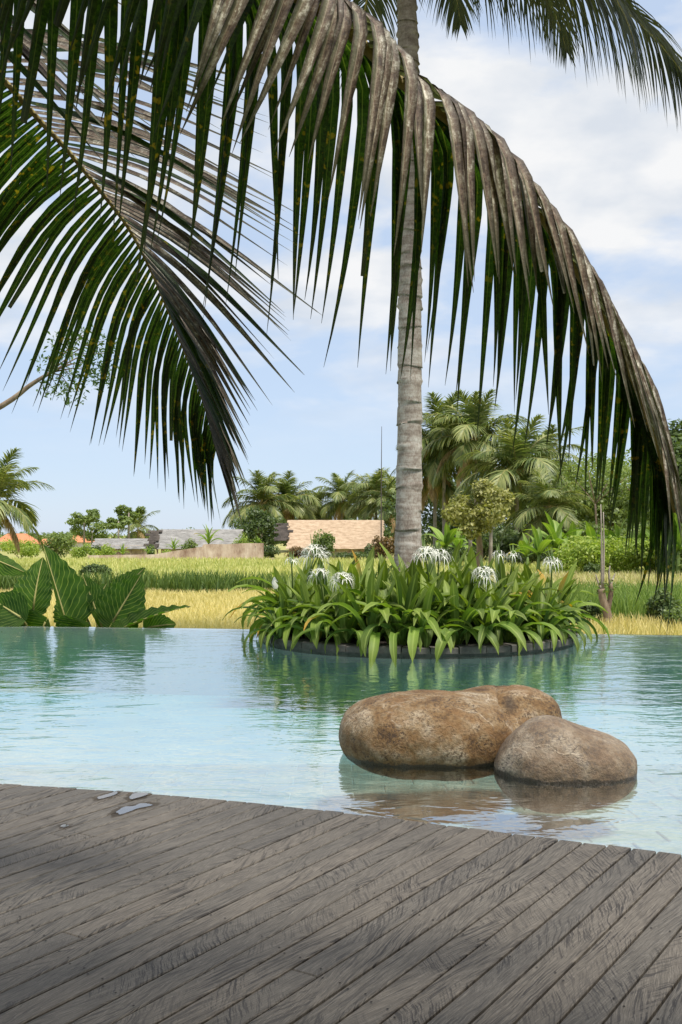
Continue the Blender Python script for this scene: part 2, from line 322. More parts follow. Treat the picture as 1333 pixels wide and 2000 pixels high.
def leaflet_grey(name='weathered_palm_leaflet', k=1.0):
    t = NT(name); g = t.node('ShaderNodeNewGeometry'); oi = t.node('ShaderNodeObjectInfo'); uv = t.node('ShaderNodeUVMap')
    P = g.outputs['Position']; u = t.node('ShaderNodeSeparateXYZ'); t.l.new(uv.outputs[0], u.inputs[0])
    off = t.math('MULTIPLY', oi.outputs['Random'], 30.0)
    sv = t.node('ShaderNodeCombineXYZ', {0: t.math('MULTIPLY', u.outputs['X'], 3.0), 1: t.math('ADD', t.math('MULTIPLY', u.outputs['Y'], 9.0), off), 2: off})
    big = t.noise(sv.outputs[0], 1.0, 4, 0.65, 0.4); fine = t.noise(P, 170, 3, 0.7); mid = t.noise(P, 40, 4, 0.7)
    f = t.math('ADD', t.math('MULTIPLY', big, 0.5), t.math('ADD', t.math('MULTIPLY', mid, 0.32), t.math('MULTIPLY', fine, 0.18)))
    f = t.math('ADD', f, t.math('MULTIPLY', t.math('SUBTRACT', oi.outputs['Random'], 0.5), 0.08))
    q = lambda c: tuple(x * k for x in c)
    col = t.ramp(f, [(0.40, q((0.045, 0.031, 0.022))), (0.48, q((0.13, 0.09, 0.066))), (0.54, q((0.22, 0.19, 0.145))), (0.61, q((0.60, 0.57, 0.50)))])
    ridge_light = t.ramp(t.math('ABSOLUTE', t.math('SUBTRACT', u.outputs['X'], 0.52)), [(0.06, 1.5), (0.25, 0.95), (0.48, 0.42)]); col = t.mix(1.0, col, ridge_light, 'MULTIPLY')  # highlight along the fold and darker sides, painted into the leaflet colour
    grn = t.ramp(t.math('ADD', t.math('ABSOLUTE', t.math('SUBTRACT', u.outputs['X'], 0.30)), t.math('MULTIPLY', mid, 0.3)), [(0.2, 0.55), (0.42, 0.0)])
    col = t.mix(t.math('MULTIPLY', grn, t.ramp(u.outputs['Y'], [(0.5, 0.9), (0.85, 0.1)])), col, q((0.13, 0.16, 0.085)))
    rib = t.ramp(t.math('ABSOLUTE', t.math('SUBTRACT', u.outputs['X'], 0.5)), [(0.015, 1.0), (0.05, 0.0)])
    col = t.mix(t.math('MULTIPLY', rib, 0.55), col, q((0.42, 0.36, 0.27)))
    low = t.ramp(t.math('ADD', u.outputs['Y'], t.math('MULTIPLY', big, 0.3)), [(0.78, 0.0), (1.1, 0.8)]); col = t.mix(low, col, (0.045, 0.05, 0.022))
    p = t.principled(col, 0.55, t.bump(t.math('ADD', fine, mid), 0.4, 0.003), 0.25)
    tr = t.node('ShaderNodeBsdfTranslucent'); t.l.new(t.mix(1.0, col, (0.8, 1.0, 0.4), 'MULTIPLY'), tr.inputs['Color'])
    m = t.node('ShaderNodeMixShader', {0: 0.18}); t.l.new(p.outputs[0], m.inputs[1]); t.l.new(tr.outputs[0], m.inputs[2]); return t.done(m)
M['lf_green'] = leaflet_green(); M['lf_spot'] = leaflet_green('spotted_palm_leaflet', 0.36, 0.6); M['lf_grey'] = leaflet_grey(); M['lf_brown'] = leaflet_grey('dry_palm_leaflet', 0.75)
M['rachis'] = rough_surface('palm_frond_stalk', [(0.3, (0.13, 0.08, 0.03)), (0.5, (0.30, 0.24, 0.08)), (0.7, (0.42, 0.36, 0.16))], 20, 0.55, 0.3)

def strap_mat(name, lo, hi, rib):
    t = NT(name); oi = t.node('ShaderNodeObjectInfo'); uv = t.node('ShaderNodeUVMap'); u = t.node('ShaderNodeSeparateXYZ'); t.l.new(uv.outputs[0], u.inputs[0])
    co = t.node('ShaderNodeTexCoord')
    str_ = t.noise(t.node('ShaderNodeCombineXYZ', {0: t.math('MULTIPLY', u.outputs['X'], 14.0), 1: t.math('MULTIPLY', u.outputs['Y'], 1.2), 2: t.math('MULTIPLY', oi.outputs['Random'], 40)}).outputs[0], 1.0, 3)
    f = t.math('ADD', t.math('MULTIPLY', str_, 0.5), t.math('MULTIPLY', oi.outputs['Random'], 0.5))
    col = t.ramp(f, [(0.2, lo), (0.8, hi)])
    rb = t.ramp(t.math('ABSOLUTE', t.math('SUBTRACT', u.outputs['X'], 0.5)), [(0.03, 1.0), (0.11, 0.0)]); col = t.mix(t.math('MULTIPLY', rb, 0.6), col, rib)
    old = t.math('GREATER_THAN', t.math('FRACT', t.math('MULTIPLY', oi.outputs['Random'], 13.7)), 0.972)
    tipf = t.ramp(t.math('ADD', u.outputs['Y'], t.math('MULTIPLY', str_, 0.2)), [(0.7, 0.0), (1.0, 1.0)])
    col = t.mix(t.math('MULTIPLY', tipf, t.math('ADD', t.math('MULTIPLY', old, 0.9), 0.08)), col, (0.42, 0.25, 0.04))
    p = t.principled(col, 0.55, t.bump(str_, 0.3, 0.006), 0.3)
    tr = t.node('ShaderNodeBsdfTranslucent'); t.l.new(t.mix(1.0, col, (1.7, 1.9, 0.5), 'MULTIPLY'), tr.inputs['Color'])
    m = t.node('ShaderNodeMixShader', {0: 0.28}); t.l.new(p.outputs[0], m.inputs[1]); t.l.new(tr.outputs[0], m.inputs[2]); return t.done(m)
M['lily'] = strap_mat('lily_leaf', (0.035, 0.078, 0.013), (0.20, 0.285, 0.05), (0.32, 0.40, 0.11))
M['banana'] = strap_mat('banana_leaf', (0.10, 0.19, 0.03), (0.24, 0.34, 0.07), (0.34, 0.42, 0.14))
M['petal'] = NT('white_petal'); M['petal'] = M['petal'].done(M['petal'].principled((0.70, 0.70, 0.61), 0.6))
M['scape'] = rough_surface('flower_stalk', [(0.3, (0.09, 0.15, 0.03)), (0.7, (0.2, 0.27, 0.08))], 10, 0.5, 0.1)

def big_leaf_mat():
    t = NT('elephant_ear_leaf'); uv = t.node('ShaderNodeUVMap'); u = t.node('ShaderNodeSeparateXYZ'); t.l.new(uv.outputs[0], u.inputs[0]); oi = t.node('ShaderNodeObjectInfo')
    au = t.math('ABSOLUTE', t.math('SUBTRACT', u.outputs['X'], 0.5))
    st = t.math('FRACT', t.math('MULTIPLY', t.math('SUBTRACT', u.outputs['Y'], t.math('MULTIPLY', au, 0.75)), 11.0))
    vein = t.ramp(t.math('ABSOLUTE', t.math('SUBTRACT', st, 0.5)), [(0.03, 1.0), (0.10, 0.0)])
    n = t.noise(t.node('ShaderNodeNewGeometry').outputs['Position'], 6.0, 4)
    col = t.ramp(n, [(0.3, (0.022, 0.058, 0.010)), (0.7, (0.06, 0.12, 0.02))])
    col = t.mix(t.math('MULTIPLY', vein, 0.6), col, (0.26, 0.31, 0.08))
    p = t.principled(col, 0.6, t.bump(vein, 0.3, 0.01), 0.2)
    tr = t.node('ShaderNodeBsdfTranslucent'); t.l.new(t.mix(1.0, col, (1.8, 2.3, 0.5), 'MULTIPLY'), tr.inputs['Color'])
    m = t.node('ShaderNodeMixShader', {0: 0.5}); t.l.new(p.outputs[0], m.inputs[1]); t.l.new(tr.outputs[0], m.inputs[2]); return t.done(m)
M['ear'] = big_leaf_mat()
M['rib'] = rough_surface('pale_leaf_rib', [(0.3, (0.26, 0.24, 0.07)), (0.7, (0.42, 0.38, 0.14))], 12, 0.5, 0.1)

def trunk_mat():
    t = NT('palm_bark'); co = t.node('ShaderNodeTexCoord'); g = t.node('ShaderNodeNewGeometry'); P = g.outputs['Position']
    ring = t.noise(t.mapping(P, (1.2, 1.2, 9)), 1.6, 5, 0.65, 0.3); lich = t.noise(P, 9, 5, 0.65); fine = t.noise(t.mapping(P, (60, 60, 25)), 1.0, 4, 0.75)
    f = t.math('ADD', t.math('MULTIPLY', ring, 0.35), t.math('ADD', t.math('MULTIPLY', lich, 0.35), t.math('MULTIPLY', fine, 0.3)))
    col = t.ramp(f, [(0.36, (0.12, 0.095, 0.075)), (0.46, (0.25, 0.205, 0.17)), (0.54, (0.38, 0.345, 0.30)), (0.64, (0.52, 0.49, 0.44))])
    sx = t.node('ShaderNodeSeparateXYZ'); t.l.new(P, sx.inputs[0])
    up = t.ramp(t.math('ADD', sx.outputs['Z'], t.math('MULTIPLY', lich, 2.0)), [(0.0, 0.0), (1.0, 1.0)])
    crown_shade = t.node('ShaderNodeMapRange', {'From Min': 4.5, 'From Max': 7.5}); t.l.new(t.math('ADD', sx.outputs['Z'], t.math('MULTIPLY', lich, 1.5)), crown_shade.inputs[0])
    col = t.mix(t.math('MULTIPLY', crown_shade.outputs[0], 0.75), col, t.ramp(f, [(0.38, (0.06, 0.045, 0.034)), (0.62, (0.21, 0.165, 0.125))]))  # upper trunk darkened by height: shade of the crown painted into the bark
    return t.done(t.principled(col, 0.85, t.bump(f, 0.5, 0.02), 0.2))
M['trunk'] = trunk_mat()
M['bark'] = rough_surface('tree_bark', [(0.3, (0.09, 0.06, 0.04)), (0.5, (0.22, 0.16, 0.11)), (0.7, (0.36, 0.28, 0.2))], 5, 0.9, 0.5, stretch=(1, 1, 0.3))
M['pale_bark'] = rough_surface('pale_palm_bark', [(0.3, (0.18, 0.15, 0.12)), (0.7, (0.45, 0.40, 0.34))], 3, 0.9, 0.4)

M['far_frond'] = foliage('palm_frond_green', (0.045, 0.075, 0.018), (0.13, 0.175, 0.05), (0.32, 0.335, 0.12), 0.3, 0.45, 0.5)
M['near_frond'] = foliage('palm_crown_green', (0.012, 0.019, 0.006), (0.024, 0.033, 0.010), (0.05, 0.055, 0.018), 0.2, 0.5, 0.8)
M['dead_frond'] = foliage('palm_frond_dry', (0.20, 0.12, 0.055), (0.38, 0.26, 0.12), (0.52, 0.40, 0.22), 0.25, 0.7, 0.5)
M['leaf_dark'] = foliage('dark_tree_leaf', (0.03, 0.052, 0.018), (0.07, 0.11, 0.035), (0.14, 0.19, 0.06), 0.3, 0.5, 0.7)
M['leaf_mid'] = foliage('mid_green_leaf', (0.06, 0.095, 0.022), (0.13, 0.185, 0.05), (0.23, 0.29, 0.085), 0.35, 0.5, 0.7)
M['leaf_yellow'] = foliage('olive_yellow_leaf', (0.075, 0.085, 0.018), (0.20, 0.21, 0.055), (0.40, 0.38, 0.14), 0.3, 0.5, 1.2)
M['leaf_lime'] = foliage('lime_green_leaf', (0.10, 0.16, 0.02), (0.21, 0.30, 0.045), (0.36, 0.42, 0.09), 0.4, 0.5, 0.7)
M['leaf_twig'] = foliage('branch_leaf', (0.02, 0.05, 0.012), (0.05, 0.10, 0.025), (0.10, 0.16, 0.05), 0.4, 0.45, 2.0)
M['leaf_red'] = foliage('bronze_shrub_leaf', (0.03, 0.035, 0.012), (0.10, 0.07, 0.03), (0.26, 0.16, 0.07), 0.3, 0.5, 1.6)
M['rice_gold'] = foliage('golden_rice', (0.40, 0.345, 0.12), (0.57, 0.485, 0.205), (0.72, 0.62, 0.31), 0.3, 0.7, 0.5)
M['rice_green'] = foliage('green_rice', (0.24, 0.29, 0.07), (0.42, 0.45, 0.15), (0.60, 0.57, 0.26), 0.35, 0.6, 0.14)
M['rice_dark'] = foliage('tall_green_grass', (0.08, 0.145, 0.025), (0.16, 0.24, 0.05), (0.28, 0.36, 0.09), 0.35, 0.6, 0.5)
M['hedge'] = foliage('hedge_grass', (0.04, 0.085, 0.014), (0.085, 0.145, 0.03), (0.15, 0.215, 0.05), 0.3, 0.6, 0.5)
M['grass_pale'] = foliage('dry_pale_grass', (0.30, 0.26, 0.12), (0.48, 0.42, 0.21), (0.60, 0.54, 0.30), 0.3, 0.7, 0.4)
M['field'] = rough_surface('field_soil', [(0.3, (0.22, 0.23, 0.07)), (0.5, (0.32, 0.31, 0.10)), (0.7, (0.42, 0.36, 0.14))], 0.25, 0.95, 0.2)
M['thatch'] = rough_surface('beige_thatch', [(0.3, (0.30, 0.205, 0.13)), (0.5, (0.47, 0.345, 0.235)), (0.72, (0.62, 0.48, 0.34))], 1.6, 0.9, 0.5, stretch=(1.5, 3, 3), bdist=0.05)
M['thatch_grey'] = rough_surface('grey_thatch', [(0.3, (0.15, 0.14, 0.13)), (0.5, (0.27, 0.26, 0.245)), (0.72, (0.42, 0.40, 0.38))], 1.2, 0.9, 0.5, stretch=(1.2, 3, 3), bdist=0.05)
M['thatch_dark'] = rough_surface('charred_thatch', [(0.3, (0.02, 0.018, 0.016)), (0.7, (0.11, 0.09, 0.075))], 2.0, 0.9, 0.5)
M['wall'] = rough_surface('stained_wall', [(0.33, (0.20, 0.115, 0.08)), (0.47, (0.48, 0.36, 0.28)), (0.62, (0.68, 0.57, 0.47))], 0.9, 0.9, 0.3, stretch=(1.4, 1, 0.5))
M['wall_white'] = rough_surface('pale_wall', [(0.3, (0.45, 0.43, 0.40)), (0.7, (0.74, 0.72, 0.68))], 0.8, 0.9, 0.2)
M['rooftile'] = rough_surface('orange_roof_tile', [(0.3, (0.42, 0.15, 0.07)), (0.7, (0.66, 0.28, 0.14))], 0.8, 0.8, 0.3)
M['metal'] = rough_surface('dark_mast_metal', [(0.3, (0.05, 0.04, 0.04)), (0.7, (0.12, 0.10, 0.09))], 3, 0.6, 0.1)

# ================================================================== SETTING
FIELD_Z = -0.5
# ground sheet to the horizon, with the pool basin lying above it
link('field_ground', mesh([(-2500, -200, FIELD_Z - 0.9), (2500, -200, FIELD_Z - 0.9), (2500, 15.2, FIELD_Z - 0.9), (-2500, 15.2, FIELD_Z - 0.9),
     (-2500, 16.6, FIELD_Z), (2500, 16.6, FIELD_Z), (2500, 3500, FIELD_Z), (-2500, 3500, FIELD_Z)], [(0, 1, 2, 3), (3, 2, 5, 4), (4, 5, 6, 7)], M['field']))['kind'] = 'structure'

# pool: the weir edge at the far side
EA, EB = ground(280, 1228), ground(1200, 1241)
ed = (EB - EA).normalized()
def edgeY(x): return EA.y + (x - EA.x) * ed.y / ed.x
# deck edge
DZ = 0.045
edge_px = [(-900, 1485), (-450, 1504), (0, 1530), (333, 1553), (667, 1586), (1000, 1627), (1333, 1669), (1750, 1728), (2300, 1812)]
deck_edge = bez([ground(x, y, DZ) for x, y in edge_px], 160)
XL, XR = -13.0, 13.0
# basin
floor_z = lambda y: -0.26 - 0.055 * max(0.0, y - 4.0)
fb = MB()
ys = [-0.6, 4.0, 5, 6, 7, 8, 9, 10, 11.5, 13, 17.5]
v = []
for y in ys: v += [(XL, min(y, edgeY(XL)) if y > 15 else y, floor_z(y)), (XR, min(y, edgeY(XR)) if y > 13.2 else y, floor_z(y))]
fb.add(v, [(2 * i, 2 * i + 1, 2 * i + 3, 2 * i + 2) for i in range(len(ys) - 1)])
pool_floor = fb.build('pool_floor', M['pool']); pool_floor['kind'] = 'structure'
tl = {}
tw, th = 0.46, 0.30
for j in range(15):
    for i in range(18):
        x0 = -2.9 + i * tw + (0.23 if j % 2 else 0); y0 = 4.35 + j * th
        k = rnd.randrange(6)
        if k not in tl:
            b = MB(); a, c = tw / 2 - rnd.uniform(.002, .006), th / 2 - rnd.uniform(.002, .006)
            b.add([(-a, -c, 0), (a, -c, 0), (a, c, 0), (-a, c, 0), (-a + .008, -c + .008, .008), (a - .008, -c + .008, .008), (a - .008, c - .008, .008), (-a + .008, c - .008, .008)],
                  [(4, 5, 6, 7), (0, 1, 5, 4), (1, 2, 6, 5), (2, 3, 7, 6), (3, 0, 4, 7)])
            tl[k] = mesh(b.v, b.f, M['tile'], name='tile')
        o = link('tile', tl[k], pool_floor); o.location = (x0, y0, floor_z(y0) + rnd.uniform(.001, .006)); o.rotation_euler = (math.atan(-0.055), 0, 0)
wb = MB(); wt = 0.18
pa, pb = Vector((XL, edgeY(XL), 0)), Vector((XR, edgeY(XR), 0)); nn = Vector((-ed.y, ed.x, 0))
for s_, zt in ((0, -0.006),):
    q = [pa, pb, pb + nn * wt, pa + nn * wt]
    wb.add([(p.x, p.y, -1.6) for p in q] + [(p.x, p.y, zt) for p in q], [(0, 1, 5, 4), (1, 2, 6, 5), (2, 3, 7, 6), (3, 0, 4, 7), (4, 5, 6, 7)])
o = wb.build('pool_edge_wall', M['pool']); tag(o, kind='structure')
wm = MB()
q = [Vector((XL, -0.5, 0)), Vector((XR, -0.5, 0)), pb + nn * (wt + .004), pa + nn * (wt + .004)]
wm.add([(p.x, p.y, -1.75) for p in q] + [(p.x, p.y, 0) for p in q], [(3, 2, 1, 0), (4, 5, 6, 7), (0, 1, 5, 4), (1, 2, 6, 5), (2, 3, 7, 6), (3, 0, 4, 7)])
o = wm.build('pool_water', M['water']); tag(o, kind='structure')

# deck
dv_ = Vector((math.sin(R(32.9)), math.cos(R(32.9)), 0)); nv_ = Vector((dv_.y, -dv_.x, 0)); PW = 0.107
deck = empty('deck', (0, 0, 0), kind='structure')
db = MB(); m = len(deck_edge)
inn = []
for i, p in enumerate(deck_edge):
    t = (deck_edge[min(i + 1, m - 1)] - deck_edge[max(i - 1, 0)]).normalized(); inn.append(p + Vector((t.y, -t.x, 0)) * 0.035)
db.add([(p.x, p.y, DZ - .03) for p in inn] + [(p.x, p.y, -1.2) for p in inn] + [(p.x, -2.5, DZ - .03) for p in inn],
       [(i, i + 1, m + i + 1, m + i) for i in range(m - 1)] + [(i, 2 * m + i, 2 * m + i + 1, i + 1) for i in range(m - 1)])
db.build('deck_frame', M['under'], deck)
E2 = [((p.dot(nv_)), p.dot(dv_)) for p in deck_edge]
def edge_a(n):
    for (n0, a0), (n1, a1) in zip(E2, E2[1:]):
        if (n0 - n) * (n1 - n) <= 0 and n0 != n1: return a0 + (a1 - a0) * (n - n0) / (n1 - n0)
    return None
k0 = -62
screws = MB()
for k in range(k0, 12):
    n0 = k * PW + 0.0045; n1 = (k + 1) * PW - 0.0045
    a0, am, a1 = edge_a(n0), edge_a((n0 + n1) / 2), edge_a(n1)
    if a0 is None or a1 is None: continue
    end = min(a0, a1); jit = rnd.uniform(-0.006, 0.008)
    cuts = [-2.2]
    while cuts[-1] < end - 0.5:
        cuts.append(cuts[-1] + rnd.choice([2.3, 2.9, 3.4, 3.9, 4.4]) * rnd.uniform(.9, 1.1))
    cuts = [c for c in cuts if c < end - 0.45]
    zj = 0
    for c, ca in enumerate(cuts):
        last = c == len(cuts) - 1
        cb = cuts[c + 1] - 0.003 if not last else None
        mid = (ca + (cb if cb else end)) / 2; nc = (n0 + n1) / 2; dz = rnd.uniform(-.0015, .0015)
        if last: poly = [(ca, n1), (a1 + jit, n1), (am + jit, nc), (a0 + jit, n0), (ca, n0)]
        else: poly = [(ca, n1), (cb, n1), (cb, nc), (cb, n0), (ca, n0)]
        L = [(x - mid, -(y - nc)) for x, y in poly]     # local x along, local y to the left
        cx = 0; ch = 0.004
        top = [(x - math.copysign(ch, x), y - (math.copysign(ch, y) if abs(y) > 1e-4 else 0), 0) for x, y in L]
        vv = top + [(x, y, -ch) for x, y in L] + [(x, y, -0.028) for x, y in L]
        ff = [tuple(range(5))] + [(i + 5, (i + 1) % 5 + 5, (i + 1) % 5, i) for i in range(5)] + [(i + 10, (i + 1) % 5 + 10, (i + 1) % 5 + 5, i + 5) for i in range(5)]
        o = link('plank', mesh(vv, ff, M['deck'], name='plank'), deck)
        loc = dv_ * mid + nv_ * nc; o.location = (loc.x, loc.y, DZ + dz); o.rotation_euler = (rnd.uniform(-.006, .006), 0, math.atan2(dv_.y, dv_.x))
    for q_ in range(-3, 12):
        aa = q_ * 0.62 + 0.2 - nc * 0.35
        if aa > end - 0.03: continue
        for s_ in (-0.3, 0.3):
            if rnd.random() < 0.25: continue
            c_ = dv_ * (aa + rnd.uniform(-.012, .012)) + nv_ * (nc + s_ * PW); screws.add([(c_.x + .0042 * math.cos(g_), c_.y + .0042 * math.sin(g_), DZ + .0028) for g_ in [i * math.pi / 3 for i in range(6)]], [tuple(range(6))])
o = screws.build('screw_heads', M['under'], deck); o['kind'] = 'stuff'

# unseen thatched roof on posts, added over the camera to shade the near boards
pv = empty('added_shade_roof', (0, -2.5, DZ), 'unseen thatched roof added over the near deck to shade its boards', 'added_shade_roof')
b = MB()
for k in range(9):
    f0, f1 = k / 9, (k + 1.3) / 9; y0, y1 = 1.9 - 4.6 * f0, 1.9 - 4.6 * f1; z0, z1 = 3.12 + 2.0 * f0, 3.12 + 2.0 * f1
    b.add([(-7, y0, z0), (7, y0, z0), (7, y1, z1), (-7, y1, z1), (-7, y0, z0 - .12), (7, y0, z0 - .12), (7, y1, z1 - .12), (-7, y1, z1 - .12)], [(0, 1, 2, 3), (7, 6, 5, 4), (4, 5, 1, 0), (0, 3, 7, 4), (1, 5, 6, 2)])
b.add([(-7, -2.5, 5.1), (7, -2.5, 5.1), (7, -7, 3.1), (-7, -7, 3.1)], [(0, 1, 2, 3)])
b.build('roof', M['thatch'], pv)
for x in (-6.2, -2.9, 2.9, 6.2):
    b = MB(); b.tube([(x, 1.2, DZ), (x, 1.2, 3.45)], .09, 10); b.build('post', M['bark'], pv)
# puddles
def puddle(px, label, jitter):
    pts = [ground(x, y, DZ + .0045) for x, y in px]; c = sum(pts, Vector()) / len(pts)
    ring = bez(pts + [pts[0]], 40)[:-1]
    top = [p + (p - c) * rnd.uniform(-.05, .05) for p in ring]; out = [Vector((p.x, p.y, DZ + .003)) + (p - c).normalized() * .004 for p in top]
    n = len(top); vv = [c] + top + out
    o = link('puddle', mesh(vv, [(0, 1 + (i + 1) % n, 1 + i) for i in range(n)] + [(1 + i, 1 + (i + 1) % n, 1 + n + (i + 1) % n, 1 + n + i) for i in range(n)], M['puddle'], name='puddle'))
    tag(o, label, 'puddle', 'puddles on the deck')
    wet = [Vector((p.x, p.y, DZ + .0028)) + (p - c) * .3 + (p - c).normalized() * rnd.uniform(.0, .03) for p in ring]
    link('damp_patch', mesh([Vector((c.x, c.y, DZ + .0028))] + wet, [(0, 1 + i, 1 + (i + 1) % n) for i in range(n)], M['damp'], name='damp_patch'), o)
puddle([(190, 1557), (205, 1552), (228, 1546), (226, 1551), (212, 1556), (196, 1560)], 'small water puddle on the deck, touching the pool edge, leftmost of the edge puddles', 0)
puddle([(253, 1557), (263, 1549), (284, 1548), (288, 1551), (272, 1557), (258, 1560)], 'rounded water puddle at the deck edge beside the pool', 0)
puddle([(228, 1585), (242, 1576), (262, 1574), (275, 1569), (294, 1570), (296, 1573), (272, 1578), (258, 1583), (236, 1590)], 'longest curved water puddle lying on the wooden deck', 0)
puddle([(118, 1613), (126, 1610), (133, 1612), (126, 1615)], 'tiny isolated water puddle on the deck at left', 0)

# ================================================================== BOULDERS
def boulder(name, parts, k, amp, seed, mat, label, pits=()):
    """smooth union of superellipsoids (centre, radii, exponent), star-shaped about the first centre"""
    import bmesh
    c0 = Vector(parts[0][0]); bm = bmesh.new(); bmesh.ops.create_icosphere(bm, subdivisions=6, radius=1.0)
    D = np.array([v.co[:] for v in bm.verts])
    def sdf(P):
        ds = []
        for c, r, e in parts:
            q = np.abs((P - np.array(c)) / np.array(r)); ds.append(((q ** e).sum(1) ** (1 / e) - 1) * min(r))
        d = ds[0]
        for x in ds[1:]:
            h = np.clip(0.5 + 0.5 * (x - d) / k, 0, 1); d = x * (1 - h) + d * h - k * h * (1 - h)
        return d
    lo = np.full(len(D), 0.05); hi = np.full(len(D), 3.0); c = np.array(c0)
    for _ in range(30):
        mid = (lo + hi) / 2; ins = sdf(c + D * mid[:, None]) < 0; lo = np.where(ins, mid, lo); hi = np.where(ins, hi, mid)
    for v_, r_ in zip(bm.verts, lo):
        p = Vector(v_.co) * r_
        n_ = mnoise.fractal(p * 2.2 + Vector((seed, 0, 0)), 1.0, 2.0, 4) * amp + mnoise.fractal(p * 9 + Vector((0, seed, 0)), 0.8, 2.1, 3) * amp * 0.16
        rid = 1 - abs(mnoise.noise(p * 1.6 + Vector((seed * 2, 3, 1)))); n_ -= max(0, rid - 0.93) * amp * 3.0
        for (gx, gz, gr, gd) in pits:      # broken notch
            q_ = p + c0
            if q_.y < 7.2: n_ -= gd * math.exp(-(((q_.x - gx) / gr[0]) ** 2 + ((q_.z - gz) / gr[1]) ** 2))
        v_.co = p * (1 + n_ / max(r_, .2))
    base = Vector((c0.x, c0.y, floor_z(c0.y)))
    bmesh.ops.translate(bm, verts=bm.verts, vec=c0 - base)
    me = bpy.data.meshes.new(name); bm.to_mesh(me); bm.free(); me.materials.append(mat); me.polygons.foreach_set('use_smooth', [True] * len(me.polygons))
    o = link(name, me); o.location = base; return tag(o, label, 'boulder', 'boulders in the pool')
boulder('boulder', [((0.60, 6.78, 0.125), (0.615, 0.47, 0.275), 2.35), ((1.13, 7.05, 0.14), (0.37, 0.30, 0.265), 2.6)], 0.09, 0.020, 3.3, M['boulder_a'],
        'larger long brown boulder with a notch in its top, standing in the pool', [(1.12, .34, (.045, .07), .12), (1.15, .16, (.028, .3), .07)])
boulder('boulder', [((1.37, 6.27, 0.02), (0.425, 0.34, 0.235), 2.2), ((1.26, 6.27, 0.06), (0.24, 0.26, 0.265), 2.1)], 0.10, 0.026, 9.1, M['boulder_b'],
        'smaller rounded grey brown boulder in front, right of the long one')

# ================================================================== PLANTER ISLAND
IC = Vector((1.06, 14.35, 0)); IR = 2.2
isl = empty('planter_island', (IC.x, IC.y, -1.4), 'round stone rimmed planter island in the pool full of lilies', 'planter')
b = MB(); n = 64
b.add([(IC.x + (IR - .05) * math.cos(2 * math.pi * i / n), IC.y + (IR - .05) * math.sin(2 * math.pi * i / n), z) for z in (-1.4, -0.03, -0.03, 0.06) for i in range(n)],
      [(i, (i + 1) % n, n + (i + 1) % n, n + i) for i in range(n)])
b.build('footing', M['pool'], isl, True)
b = MB(); b.add([(IC.x + (IR - .045) * math.cos(2 * math.pi * i / n), IC.y + (IR - .045) * math.sin(2 * math.pi * i / n), z) for z in (-0.04, 0.06) for i in range(n)], [(i, (i + 1) % n, n + (i + 1) % n, n + i) for i in range(n)])
b.build('wall', M['rim'], isl, True)
b = MB(); rings = 6
vv = [(IC.x, IC.y, 0.22)]
for r_ in range(1, rings + 1):
    for i in range(n):
        a = 2 * math.pi * i / n; q = (IR - .18) * r_ / rings
        vv.append((IC.x + q * math.cos(a), IC.y + q * math.sin(a), 0.22 - 0.13 * (r_ / rings) ** 2 + rnd.uniform(-.015, .015)))
b.add(vv, [(0, 1 + i, 1 + (i + 1) % n) for i in range(n)] + [(1 + (r_ - 1) * n + i, 1 + r_ * n + i, 1 + r_ * n + (i + 1) % n, 1 + (r_ - 1) * n + (i + 1) % n) for r_ in range(1, rings) for i in range(n)])
b.build('soil', M['soil'], isl, True)
NS = 40
for i in range(NS):
    a0, a1 = 2 * math.pi * (i + .02) / NS, 2 * math.pi * (i + .98) / NS; b = MB(); ri, ro = IR - .24, IR + rnd.uniform(-.012, .014); zt = 0.105 + rnd.uniform(-.008, .008)
    vv = []
    for z, dr in ((0.025, 0), (zt - .012, 0), (zt, .012)):
        for a in (a0, (a0 + a1) / 2, a1): vv.append((IC.x + (ro - dr) * math.cos(a), IC.y + (ro - dr) * math.sin(a), z))
    for a in (a0, (a0 + a1) / 2, a1): vv.append((IC.x + ri * math.cos(a), IC.y + ri * math.sin(a), zt))
    for a in (a0, (a0 + a1) / 2, a1): vv.append((IC.x + ri * math.cos(a), IC.y + ri * math.sin(a), .025))
    f = [(r_ * 3 + j, r_ * 3 + j + 1, r_ * 3 + j + 4, r_ * 3 + j + 3) for r_ in range(4) for j in range(2)] + [(0, 3, 6, 9, 12), (14, 11, 8, 5, 2), (0, 12, 13, 1), (1, 13, 14, 2)]
    b.add(vv, f); b.build('rim_stone', M['rim'], isl)

